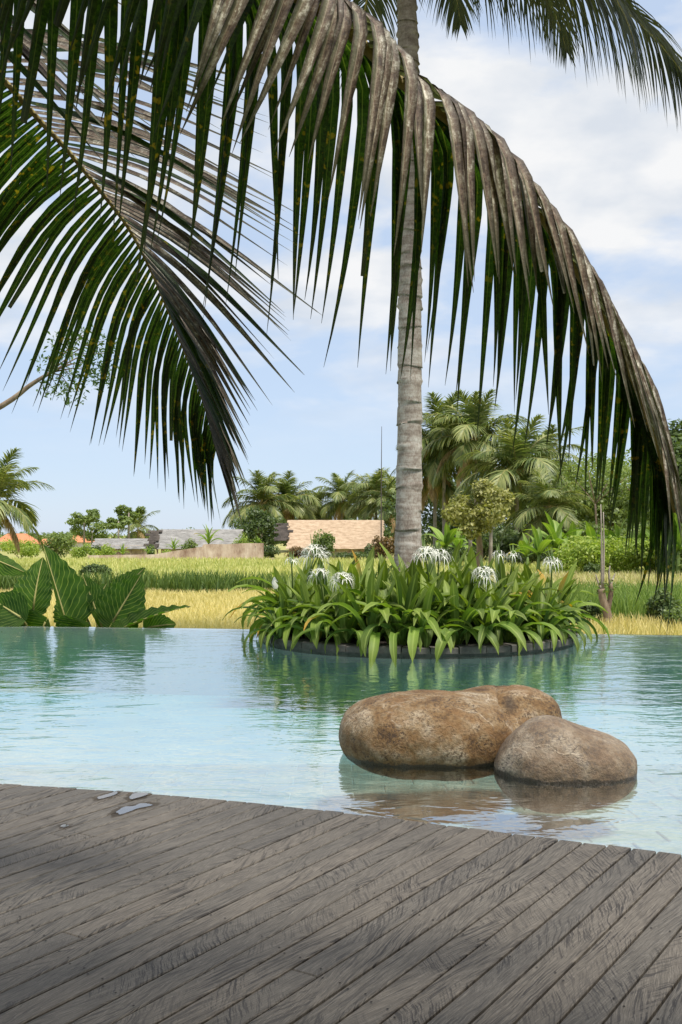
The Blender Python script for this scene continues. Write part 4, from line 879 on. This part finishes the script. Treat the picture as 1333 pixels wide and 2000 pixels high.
def tree(name, label, cat, base, cz, rx, rz, n, size, mat, group=None, ncl=9, tr=.12, bark='bark', ry=None, spread=1.0, seed=0, cx=0.0, single=False):
    rr = np.random.default_rng(seed + 100); B = Vector(base); t = empty(name, B, label, cat, group); ry = ry or rx
    C = Vector((B.x + cx, B.y, cz)); cl = []
    for k in range(ncl):
        d = rr.normal(size=3); d /= np.linalg.norm(d); q = rr.uniform(.35, .8) * spread; f = rr.uniform(.32, .55)
        cl.append(((C.x + d[0] * rx * q, C.y + d[1] * ry * q, C.z + d[2] * rz * q), (rx * f, ry * f, rz * f * rr.uniform(.7, 1.1))))
    V, Q = leaf_cloud(cl, n, size, rr); link('crown', fastmesh(V - np.array(B), Q, mat, 'crown'), t)
    mb = MB(); th = C.z - rz * .3; fork = Vector((B.x + cx * .6, B.y, B.z + (th - B.z) * .75))
    mb.tube(bez([B, B.lerp(fork, .5) + Vector((rr.uniform(-.1, .1), 0, 0)), fork], 8), [tr * (1.2 - .06 * i) for i in range(8)], 8)
    for c, r_ in cl[:6]: mb.tube([fork, fork.lerp(Vector(c), .55) + Vector((0, 0, .05)), Vector(c)], [tr * .55, tr * .35, tr * .12], 5)
    mb.build('trunk', M[bark], t, True); return t
def shrub(label, base, rx, rz, n, size, mat, cat='shrub', name='shrub', seed=0, group='shrubs by the field', ncl=7):
    rr = np.random.default_rng(seed + 500); B = Vector(base); t = empty(name, B, label, cat, group); cl = []
    for k in range(ncl):
        a = rr.uniform(0, 6.28); q = rr.uniform(.2, .65); cl.append(((B.x + math.cos(a) * rx * q, B.y + math.sin(a) * rx * q, B.z + rz * rr.uniform(.35, .75)), (rx * .45, rx * .45, rz * rr.uniform(.22, .38))))
    V, Q = leaf_cloud(cl, n, size, rr); link('foliage', fastmesh(V - np.array(B), Q, mat, 'foliage'), t)
    mb = MB()
    for c, r_ in cl[:5]: mb.tube([B, B.lerp(Vector(c), .6), Vector(c)], [.03, .02, .01], 4)
    mb.build('stem', M['bark'], t); return t
pr = random.Random(77)
FR = [frond_mesh(M['far_frond'], M['rachis'], 1.0, R(e), R(bd), 54, .34, .030, pr, hang=h, seg=3, vang=.3) for e, bd, h in ((85, 40, .5), (72, 70, .6), (55, 90, .6), (40, 100, .7), (22, 95, .7), (5, 80, .8), (-20, 60, .9))]
FD = [frond_mesh(M['dead_frond'], M['dead_frond'], 1.0, R(e), R(bd), 36, .26, .024, pr, hang=h, seg=3, vang=.1) for e, bd, h in ((-5, 75, 1.2), (-35, 45, 1.2))]
def palm(label, px, py, Y, flen, seed, dead=4, nfr=24, base_px=None, group='background palms', trunk_r=.15, lean=0.0):
    rr = random.Random(seed); top = at(px, py, Y); B = Vector((top.x + lean, Y, FIELD_Z)); t = empty('palm_tree', B, label, 'palm tree', group)
    mb = MB(); mb.tube(bez([B, B.lerp(top, .5) + Vector((lean * -.2, 0, 0)), top], 12), [trunk_r * (1.15 - .035 * i) for i in range(12)], 8); mb.build('trunk', M['pale_bark'], t, True)
    a = rr.uniform(0, 6.28)
    for k in range(nfr):
        f = k / (nfr - 1); vi = min(6, int(f * 7 + rr.uniform(-.4, .4))) if f > 0 else 0; vi = max(0, vi); a += 2.39996 + rr.uniform(-.3, .3)
        o = link('frond', FR[vi], t); s_ = 1.12 * flen * rr.uniform(.85, 1.1) * (.8 if vi == 0 else 1); o.scale = (s_, s_ * rr.choice([-1, 1]), s_); o.rotation_euler = (rr.uniform(-.15, .15), 0, a); o.location = top - B
    for k in range(dead):
        o = link('frond', rr.choice(FD), t); s_ = flen * rr.uniform(.7, .95); o.scale = (s_,) * 3; o.rotation_euler = (0, 0, rr.uniform(0, 6.28)); o.location = top - B - Vector((0, 0, .1))
        o['label'] = 'dry straw coloured hanging frond'
# middle group behind the thatched house
palm('background palm at the left of the middle group, leaning fronds over the grey thatch', 512, 985, 112, 4.4, 1)
palm('background palm second from left in the middle group, above the thatch end', 562, 985, 116, 4.2, 2, lean=.5)
palm('background palm in the middle group, over the centre of the beige thatched roof', 668, 978, 118, 4.0, 3)
palm('shorter background palm behind the beige roof, between two taller palms', 610, 1000, 122, 3.6, 4)
palm('background palm behind the mast, left of the island trunk', 735, 975, 112, 4.0, 5, 5)
palm('background palm right behind the island trunk, partly hidden', 770, 985, 108, 3.8, 6, 4)
palm('background palm over the right part of the beige roof', 702, 990, 125, 3.8, 7)
# right hand group
palm('tallest background palm just right of the island trunk', 868, 868, 84, 4.6, 11, 5, 28)
palm('tall upright background palm second right of the island trunk', 930, 862, 80, 4.6, 12, 4, 28)
palm('background palm with wide fronds above the olive tree, right side', 1010, 930, 72, 4.6, 13, 7, 26)
palm('background palm low beside the banana plants with straw fronds', 1072, 1000, 64, 3.2, 14, 6, 22)
palm('background palm with many dry fronds beside the trunk of the island palm', 850, 925, 86, 4.2, 15, 9, 24)
palm('background palm behind the hanging frond tips, right side', 1065, 905, 95, 4.4, 16, 3, 22)
palm('palm with broad crown cut by the left picture edge', -8, 985, 50, 3.0, 17, 4, 18)
palm('small feathery palm behind the left shed roof', 270, 1035, 120, 3.0, 18, 1, 14)
# dark wood behind
trs = [
 ('dark tree filling the gap between the two tall palms', 905, 990, 100, 3.6, 3.0, 'leaf_dark', 4600), ('dark tree above the low palm, right of the olive tree', 1055, 965, 101, 3.6, 3.2, 'leaf_mid', 4600), ('green tree low behind the pruned trunk', 1235, 1010, 82, 3.4, 2.8, 'leaf_mid', 4600),
 ('dark broadleaf tree behind the tall palms right of the trunk', 860, 1000, 98, 3.6, 3.2, 'leaf_dark', 5200),
 ('dark broadleaf tree in the middle of the right hand wood', 1000, 1010, 96, 4.2, 3.4, 'leaf_dark', 5200),
 ('mid green tree behind the banana plants', 1110, 985, 92, 4.0, 3.6, 'leaf_mid', 5200),
 ('mid green tree behind the hanging frond tips', 1190, 985, 74, 3.0, 2.6, 'leaf_mid', 4600),
 ('wide green tree near the right picture edge', 1270, 975, 70, 3.2, 3.4, 'leaf_mid', 5200),
 ('tall dark tree cut by the right picture edge', 1352, 925, 46, 2.2, 2.6, 'leaf_dark', 5200),
 ('dark low tree behind the mast at the foot of the palms', 720, 1040, 105, 2.6, 1.6, 'leaf_dark', 3200),
 ('dark low tree at the left foot of the middle palms', 505, 1035, 104, 2.0, 1.8, 'leaf_dark', 3200),
 ('round topped dark tree filling the gap behind the beige roof', 600, 1035, 128, 4.0, 2.2, 'leaf_dark', 4200)]
trs = [(a, b_, c_, d_, e_ * 1.25, f_ * 1.25, g_, int(h_ * 1.3)) for a, b_, c_, d_, e_, f_, g_, h_ in trs]
for k, (lab, px, py, Y, rx, rz, mt, n) in enumerate(trs):
    c = at(px, py, Y); tree('broadleaf_tree', lab, 'tree', (c.x, Y, FIELD_Z), c.z, rx, rz, n, .17, M[mt], 'trees of the background wood', 12, .16, seed=k)
# airy tree at the right with sparse crown
c = at(1150, 925, 60); tree('airy_tree', 'thin airy tree with sparse foliage behind the hanging frond', 'tree', (c.x + .4, 60, FIELD_Z), c.z, 2.6, 1.7, 1500, .10, M['leaf_mid'], None, 12, .07, seed=31, spread=1.2)
c = at(1235, 915, 66); tree('airy_tree', 'flat topped airy tree behind the tip of the hanging frond', 'tree', (c.x + .4, 66, FIELD_Z), c.z, 3.0, 1.6, 2400, .11, M['leaf_mid'], None, 12, .08, seed=32, spread=1.2)
# olive round tree
c = at(934, 988, 52); tree('olive_tree', 'round yellow olive leaved tree right of the island palm', 'tree', (c.x, 52, FIELD_Z), c.z, 1.5, 1.4, 4600, .11, M['leaf_yellow'], None, 13, .17, seed=43, spread=1.2)
for px, y0 in ((918, 1120), (958, 1120)):
    B = ground(px, y0, FIELD_Z); B.y = 54; B.x = (px - CX) / F * 54; t = empty('bare_trunk', B, 'pale straight bare trunk %s the olive tree' % ('left of' if px < 930 else 'right of'), 'tree trunk')
    mb = MB(); mb.tube([B, B + Vector((.02, 0, 1.2)), B + Vector((.05, 0, 2.6))], [.11, .10, .09], 8); mb.build('trunk', M['pale_bark'], t, True)
    V, Q = leaf_cloud([((B.x, B.y, B.z + 2.9), (.7, .7, .45))], 300, .12, nrg); link('crown', fastmesh(V - np.array(B), Q, M['leaf_dark'], 'crown'), t)
# papaya like trees over the left roofs
def papaya(label, px, py, Y, r_, seed):
    rr = random.Random(seed); top = at(px, py, Y); B = Vector((top.x, Y, FIELD_Z)); t = empty('papaya_tree', B, label, 'tree', 'slender trees over the left roofs')
    mb = MB(); mb.tube([B, B.lerp(top, .5), top], [.12, .1, .07], 6); mb.build('trunk', M['pale_bark'], t, True)
    rn = np.random.default_rng(seed); cl = []
    for k in range(12):
        a = k * 2.4; q = rr.uniform(.45, 1.0); cl.append(((top.x + math.cos(a) * r_ * q, Y + math.sin(a) * r_ * q, top.z + rr.uniform(-.9, .55) * r_ * (1.3 - q)), (r_ * .42, r_ * .42, r_ * .24)))
    V, Q = leaf_cloud(cl, 1800, .16, rn, 1.2); link('crown', fastmesh(V - np.array(B), Q, M['leaf_mid'], 'crown'), t)
papaya('slender tree with umbrella leaves, left of the pair behind the sheds', 165, 1010, 105, 1.6, 1); papaya('slender tree with umbrella leaves, highest above the grey shed roof', 252, 998, 108, 1.3, 2)
papaya('small slender tree between the two umbrella leaved trees', 232, 1018, 104, 1.2, 3)
papaya('wide low slender tree above the orange roof', 180, 1030, 110, 1.9, 4)
# round clipped bush in the field
c = ground(187, 1138, FIELD_Z); rr = np.random.default_rng(9); t = empty('clipped_bush', c, 'round clipped dark green bush standing alone in the rice field', 'bush')
V, Q = leaf_cloud([((c.x, c.y, c.z + .42), (.66, .5, .38)), ((c.x - .24, c.y, c.z + .36), (.44, .4, .34)), ((c.x + .27, c.y, c.z + .36), (.42, .4, .34))], 5200, .05, rr); link('foliage', fastmesh(V - np.array(c), Q, M['leaf_dark'], 'foliage'), t)
mb = MB(); mb.tube([c, c + Vector((0, 0, .3))], .05, 6); mb.build('stem', M['bark'], t)
# shrubs
sh = [('dense dark shrub left of the beige thatched house', 525, 1094, 74, 1.5, 1.5, 'leaf_dark', 2600, .09), ('bronze leaved shrub under the left thatch end', 575, 1097, 75, 1.3, 1.2, 'leaf_red', 1800, .08),
      ('round green shrub in front of the beige roof', 632, 1096, 73, 1.25, 2.3, 'leaf_mid', 2600, .10), ('low dark hedge below the beige roof', 690, 1098, 73, 1.7, .8, 'leaf_dark', 1800, .08),
      ('tall red green shrub beside the island trunk', 758, 1100, 70, 1.35, 1.9, 'leaf_red', 2400, .09), ('green shrub at the foot of the mast', 735, 1098, 74, 1.0, 1.3, 'leaf_dark', 1600, .09),
      ('yellow green shrub on the low wall at left', 196, 1085, 76, 1.0, .95, 'leaf_lime', 1200, .08), ('dark green shrub behind the low wall', 182, 1085, 77, .8, 1.2, 'leaf_dark', 1000, .08),
      ('pale green bushes under the orange roof', 110, 1094, 78, 1.9, 2.2, 'leaf_mid', 2400, .10), ('green bush at the far left under the palm', 40, 1094, 79, 1.9, 1.7, 'leaf_lime', 2200, .10),
      ('green bush right of the orange roof', 155, 1094, 76, .9, 1.5, 'leaf_lime', 1300, .08),
      ('lime green thicket behind the right end of the island', 1130, 1140, 44, 1.5, 1.9, 'leaf_lime', 3400, .085), ('lime green thicket between the hanging tips', 1200, 1142, 45, 1.7, 1.9, 'leaf_lime', 3400, .085),
      ('lime green thicket near the right edge', 1275, 1140, 44, 1.5, 2.0, 'leaf_lime', 3400, .085), ('mid green thicket at the right picture edge', 1335, 1140, 43, 1.3, 2.2, 'leaf_mid', 3000, .085),
      ('dark shrub in the thicket behind the bare trunk', 1155, 1140, 42.6, .55, .75, 'leaf_dark', 1100, .06), ('small green shrub at the edge of the dry grass', 1130, 1143, 42, .45, .35, 'leaf_lime', 700, .05),
      ('dark leafy shrub beside the pool edge at right', 1288, 1232, 20.6, .50, .98, 'leaf_dark', 2200, .05), ('green low shrub at the right end of the pool edge', 1330, 1240, 19.8, .40, .55, 'leaf_mid', 1500, .045),
      ('dark creeper covered stump beside the bare trunk', 1160, 1238, 20.4, .28, .62, 'leaf_dark', 1400, .04),
      ('dark thicket behind the olive tree stems', 930, 1110, 66, 2.6, 2.6, 'leaf_dark', 3600, .12), ('dark thicket under the palms right of the olive tree', 1010, 1110, 68, 2.6, 2.8, 'leaf_dark', 3600, .12), ('dark thicket behind the banana plants', 1110, 1110, 62, 2.8, 2.8, 'leaf_mid', 3600, .12), ('dark thicket behind the right hanging tips', 1220, 1110, 60, 3.0, 3.0, 'leaf_mid', 3600, .12), ('green shrub between olive tree and banana plants', 1030, 1120, 58, 1.6, 1.6, 'leaf_dark', 2000, .1), ('shady shrub under the tall palms', 880, 1110, 62, 1.9, 1.6, 'leaf_dark', 2400, .1),
      ('green shrub on the grey shed roof edge', 335, 1088, 76, .9, .9, 'leaf_lime', 900, .08), ('lime shrub before the low grey shed roof', 215, 1085, 74.6, .8, 1.3, 'leaf_lime', 1000, .08), ('dark shrub at the ragged shed end', 292, 1086, 74.8, .6, 1.3, 'leaf_dark', 900, .08), ('green shrub over the wall in front of the grey roof', 372, 1080, 74.6, .7, 1.7, 'leaf_mid', 1000, .08), ('lime shrub at the right end of the grey roof', 480, 1064, 74.8, .9, 2.1, 'leaf_lime', 1400, .08), ('hazy tree tops behind the right shed', 380, 1050, 115, 2.6, 2.2, 'leaf_mid', 1500, .14)]
for k, (lab, px, py, Y, rx, rz, mt, n, sz) in enumerate(sh):
    z = FIELD_Z if py > 1086 or Y > 100 else FIELD_Z; shrub(lab, ((px - CX) / F * Y, Y, z), rx, rz if Y < 100 else rz + .6, n, sz, M[mt], seed=k)
# banana plants
br = random.Random(8)
BL = [strap_mesh(1.0, br.uniform(.22, .28), R(e), R(bd), 1.6, M['banana'], 8, .12, tip=.6, wavy=.012) for e, bd in ((82, 30), (68, 60), (55, 85), (42, 100), (30, 95))]
def banana(label, px, Y, h, seed, z=FIELD_Z):
    rr = random.Random(seed); B = Vector(((px - CX) / F * Y, Y, z)); t = empty('banana_plant', B, label, 'plant', 'banana plants at the wood edge')
    mb = MB(); mb.tube([B, B + Vector((0, 0, h * .25)), B + Vector((.03, 0, h * .5))], [.10, .085, .06], 8); mb.build('stem', M['scape'], t, True); a = rr.uniform(0, 6)
    for k in range(9):
        o = link('leaf', BL[min(4, int(k / 9 * 5.2))], t); a += 2.4 + rr.uniform(-.3, .3); s_ = h * .62 * rr.uniform(.85, 1.1); o.scale = (s_, s_ * rr.uniform(.9, 1.2), s_); o.rotation_euler = (rr.uniform(-.3, .3), 0, a); o.location = (0, 0, h * .45)
for k, (px, Y, h, lab) in enumerate([(1052, 46, 2.3, 'banana plant with grey green leaves left of the lime thicket'), (1085, 47, 2.9, 'tallest banana plant behind the right end of the island'), (1120, 48, 2.5, 'banana plant amid the lime thicket, third from left'),
        (1160, 47, 2.6, 'banana plant behind the bare trunk, left of it'), (1205, 48, 2.6, 'banana plant behind the bare trunk, right of it'), (1245, 47, 2.5, 'banana plant between the hanging leaflet tips'), (1290, 44, 2.6, 'banana plant close to the right picture edge'),
        (1325, 42, 2.8, 'banana plant cut by the right picture edge'), (870, 56, 2.8, 'banana plant just right of the island trunk'), (895, 58, 2.4, 'banana plant under the olive tree'), (1030, 50, 2.0, 'low banana plant beside the palm stems')]):
    banana(lab, px, Y, h, k)
# spiky plants on the wall
def spiky(label, px, py, Y, h, seed, mat='banana'):
    rr = random.Random(seed); B = at(px, py, Y); t = empty('spiky_plant', B, label, 'plant', 'spiky plants over the stained wall'); a = 0
    for k in range(16):
        o = link('leaf', BL[min(4, k // 4)], t); a += 2.4 + rr.uniform(-.3, .3); s_ = h * rr.uniform(.7, 1.05); o.scale = (s_, s_ * .45, s_); o.rotation_euler = (0, 0, a)
spiky('large spiky plant growing over the top of the stained wall', 408, 1063, 74.2, 1.6, 1); spiky('small spiky plant in front of the grey shed roof', 340, 1074, 74.2, 1.0, 2); spiky('low spiky plant at the right end of the wall top', 505, 1064, 74.4, .8, 3)
spiky('spiky plant on the low left part of the wall', 290, 1082, 74.2, .8, 4); spiky('spiky clump on the wall beside the yellow shrub', 240, 1084, 74.2, .9, 5)

# bare trunk with cut limbs beside the pool at right
B = ground(1186, 1238, FIELD_Z + .0); Y = 20.2; B = Vector(((1188 - CX) / F * Y, Y, FIELD_Z)); t = empty('pruned_tree', B, 'pruned forked bare trunk beyond the pool edge at right', 'tree')
mb = MB(); mb.tube(bez([B, at(1187, 1200, Y), at(1178, 1170, Y), at(1175, 1150, Y)], 10), [.10, .095, .09, .085, .08, .08, .075, .075, .07, .075], 9)
mb.tube(bez([at(1184, 1205, Y), at(1190, 1180, Y), at(1194, 1155, Y), at(1192, 1140, Y)], 8), [.06, .06, .055, .05, .05, .05, .045, .05], 8); mb.build('trunk', M['bark'], t, True)
mb = MB()
for q in ([(1176, 1152), (1176, 1090), (1174, 985)], [(1192, 1142), (1198, 1130), (1202, 1120)], [(1176, 1152), (1168, 1135), (1164, 1122)], [(1192, 1142), (1190, 1120), (1192, 1105)], [(1178, 1150), (1180, 1080), (1179, 1000)]):
    mb.tube(bez([at(x, y, Y) for x, y in q], 6), [.03, .026, .022, .018, .014, .01], 5)
mb.build('twig', M['pale_bark'], t, True)
V, Q = leaf_cloud([(tuple(at(1190, 1145, Y)), (.22, .2, .16)), (tuple(at(1172, 1152, Y)), (.12, .1, .08))], 90, .035, nrg); link('leaf_sprigs', fastmesh(V - np.array(B), Q, M['leaf_mid'], 'leaf_sprigs'), t)['kind'] = 'stuff'

# slender leaning tree reaching in from the left
Y = 18.5; B = Vector((at(-420, 1200, Y).x, Y, FIELD_Z)); t = empty('leaning_tree', B, 'thin leaning branch with a hanging leafy crown, left over the field', 'tree')
mb = MB(); main = bez([B, at(-330, 1020, Y), at(-180, 890, Y), at(0, 795, Y), at(60, 752, Y), at(102, 726, Y)], 24); mb.tube(main, [.085 - .0024 * i for i in range(24)], 8)
tips = []
for (x, y) in [(130, 690), (150, 660), (180, 645), (205, 665), (215, 690), (200, 715), (165, 720), (140, 735), (110, 690), (95, 700), (120, 655), (105, 745), (140, 765), (195, 735), (175, 690)]:
    q = at(x, y, Y + rnd.uniform(-.5, .5)); tips.append(q); mb.tube(bez([at(98, 728, Y), at(98, 728, Y).lerp(q, .55) + Vector((0, 0, .12)), q], 6), [.018, .014, .011, .009, .007, .004], 4)
mb.build('trunk', M['bark'], t, True)
rr = np.random.default_rng(4); V, Q = leaf_cloud([((q.x, q.y, q.z - .08), (.30, .30, .24)) for q in tips], 1100, .052, rr, .2, .38); link('crown', fastmesh(V - np.array(B), Q, M['leaf_twig'], 'crown'), t)

# ================================================================== BACKGROUND BUILDINGS
def thatch_roof(parent, px0, px1, pytop, pybot, Y, depth, mat, rows=16, seed=0, rag=.12, name='roof'):
    rr = random.Random(seed); mb = MB(); zt, zb = at(0, pytop, Y + depth).z, at(0, pybot, Y).z; x0, x1 = at(px0, 0, Y).x, at(px1, 0, Y).x
    nx = 26; off = 0
    for r_ in range(rows):       # overlapping courses, each with an uneven lower edge
        f0, f1 = r_ / rows, (r_ + 1.35) / rows; za, zb_ = zb + (zt - zb) * f0, zb + (zt - zb) * min(f1, 1.0); ya, yb = Y + depth * f0, Y + depth * min(f1, 1.0); V = []; l_, r2 = rr.uniform(-rag, rag) * 1.6, rr.uniform(-rag, rag) * 1.6
        for i in range(nx + 1):
            x = (x0 + l_) + (x1 + r2 - x0 - l_) * i / nx; d_ = rr.uniform(-.03, .03); V += [(x, ya - .015, za + .018 + d_ * .4), (x, ya, za + d_ * .4 - .03), (x, yb, zb_ + .01)]
        mb.add(V, [(3 * i, 3 * i + 2, 3 * i + 5, 3 * i + 3) for i in range(nx)] + [(3 * i + 1, 3 * i, 3 * i + 3, 3 * i + 4) for i in range(nx)])
    # back slope
    mb.add([(x0, Y + depth, zt), (x1, Y + depth, zt), (x1, Y + 2 * depth, zb), (x0, Y + 2 * depth, zb)], [(0, 1, 2, 3)])
    return mb.build(name, mat, parent)
def thatch_house(label, px0, px1, pytop, pybot, Y, depth, mat, seed, wallmat):
    x0, x1 = at(px0, 0, Y).x, at(px1, 0, Y).x; base = Vector(((x0 + x1) / 2, Y, FIELD_Z)); t = empty('thatched_house', base, label, 'house'); thatch_roof(t, px0, px1, pytop, pybot, Y, depth, mat, 22, seed, .05)
    zb = at(0, pybot, Y).z; mb = MB(); mb.box(x0 + .5, x1 - .5, Y + .6, Y + 2 * depth - .6, FIELD_Z, zb + .3); mb.build('wall', wallmat, t)
    for k in range(5):
        x = x0 + .3 + (x1 - x0 - .6) * k / 4; mb = MB(); mb.tube([(x, Y + .15, FIELD_Z), (x, Y + .15, zb + .05)], .07, 6); mb.build('post', M['bark'], t)
    return t
th_ = thatch_house('long low house with beige thatched roof behind the field', 560, 752, 1016, 1072, 80, 2.6, M['thatch'], 1, M['wall'])
thatch_roof(th_, 540, 566, 1022, 1056, 80.4, 2.0, M['thatch_dark'], 12, 4, .18, 'ragged_roof_end')
sh1 = thatch_house('long shed with pale grey thatched roof behind the stained wall', 300, 470, 1034, 1072, 82, 2.2, M['thatch_grey'], 2, M['wall'])
thatch_roof(sh1, 283, 304, 1036, 1070, 81.8, 2.0, M['thatch_dark'], 10, 5, .16, 'ragged_roof_end')
thatch_house('low grey shed roof left of the stained wall', 176, 286, 1052, 1072, 86, 2.0, M['thatch_grey'], 3, M['wall'])
# stained wall in lengths of brick piers
def wall_obj(label, pts, Y, mat, thick=.25):
    x0 = at(pts[0][0], 0, Y).x; t = MB(); V = []
    for px, py in pts:
        p = at(px, py, Y); V += [(p.x, Y, FIELD_Z), (p.x, Y, p.z), (p.x, Y + thick, p.z), (p.x, Y + thick, FIELD_Z)]
    t.add(V, [(4 * i + a, 4 * i + 4 + a, 4 * i + 5 + a, 4 * i + 1 + a) for i in range(len(pts) - 1) for a in range(3)] + [(0, 1, 2, 3), (4 * len(pts) - 1, 4 * len(pts) - 2, 4 * len(pts) - 3, 4 * len(pts) - 4)])
    base = Vector((x0, Y, FIELD_Z)); o = link('wall', mesh([Vector(v_) - base for v_ in t.v], t.f, mat, name='wall')); o.location = base; return tag(o, label, 'wall')
wall_obj('long stained brown and beige wall at the far side of the rice field', [(172, 1085), (230, 1084), (300, 1083), (330, 1078), (360, 1073), (395, 1068), (398, 1063), (440, 1063), (475, 1061), (515, 1061)], 73, M['wall'])
wall_obj('low pale wall continuing behind the lilies', [(515.5, 1090), (640, 1090), (770, 1089)], 73.6, M['wall'])
wall_obj('low white wall at the far left edge of the field', [(-60, 1096), (60, 1095), (172, 1096)], 74, M['wall_white'])
def tiled_house(label, px0, px1, pyt, pyb, Y):
    x0, x1 = at(px0, 0, Y).x, at(px1, 0, Y).x; zt, zb = at(0, pyt, Y).z, at(0, pyb, Y).z; base = Vector(((x0 + x1) / 2, Y, FIELD_Z)); t = empty('tiled_house', base, label, 'house', 'far tiled houses'); mb = MB(); w_ = x1 - x0; h = .28
    mb.add([(x0, Y, zb), (x1, Y, zb), (x1, Y + w_ * .8, zb), (x0, Y + w_ * .8, zb), (x0 + w_ * h, Y + w_ * .4, zt), (x1 - w_ * h, Y + w_ * .4, zt)], [(0, 1, 5, 4), (1, 2, 5), (2, 3, 4, 5), (3, 0, 4), (3, 2, 1, 0)]); mb.build('roof', M['rooftile'], t)
    mb = MB(); mb.box(x0 + .3, x1 - .3, Y + .3, Y + w_ * .8 - .3, FIELD_Z, zb - .003); mb.build('wall', M['wall_white'], t)
tiled_house('far house with orange tiled hip roof right of the left palms', 126, 178, 1044, 1059, 130); tiled_house('far house with orange tiled roof at the left picture edge', -20, 66, 1042, 1063, 125)
tiled_house('far white house with small orange roof between the other two', 66, 118, 1052, 1064, 150)
# mast
Bm = Vector((at(745, 0, 82).x, 78.5, FIELD_Z)); Bm.x = (745 - CX) / F * 78.5; t = empty('mast', Bm, 'thin dark vertical mast standing before the beige thatched roof', 'mast')
mb = MB(); mb.tube([Bm, Vector((Bm.x, Bm.y, 4.5)), at(746, 833, 78.5)], [.06, .045, .02], 6); mb.build('pole', M['metal'], t)
mb = MB(); mb.box(Bm.x - .12, Bm.x + .12, Bm.y - .12, Bm.y + .12, FIELD_Z, FIELD_Z + .25); mb.build('footing', M['wall'], t)

# low far woods closing the horizon: one mass
wr = np.random.default_rng(88)
V, Q = leaf_cloud([((x, 250 + wr.uniform(-12, 12), FIELD_Z + 1.3), (wr.uniform(5, 9), 5, wr.uniform(1.2, 2.1))) for x in np.arange(-190, 200, 7.0)], 26000, .42, wr)
o = link('distant_woods', fastmesh(V, Q, M['leaf_mid'], 'distant_woods')); o['kind'] = 'stuff'; o['label'] = 'low far woods along the horizon'; o['category'] = 'woods'
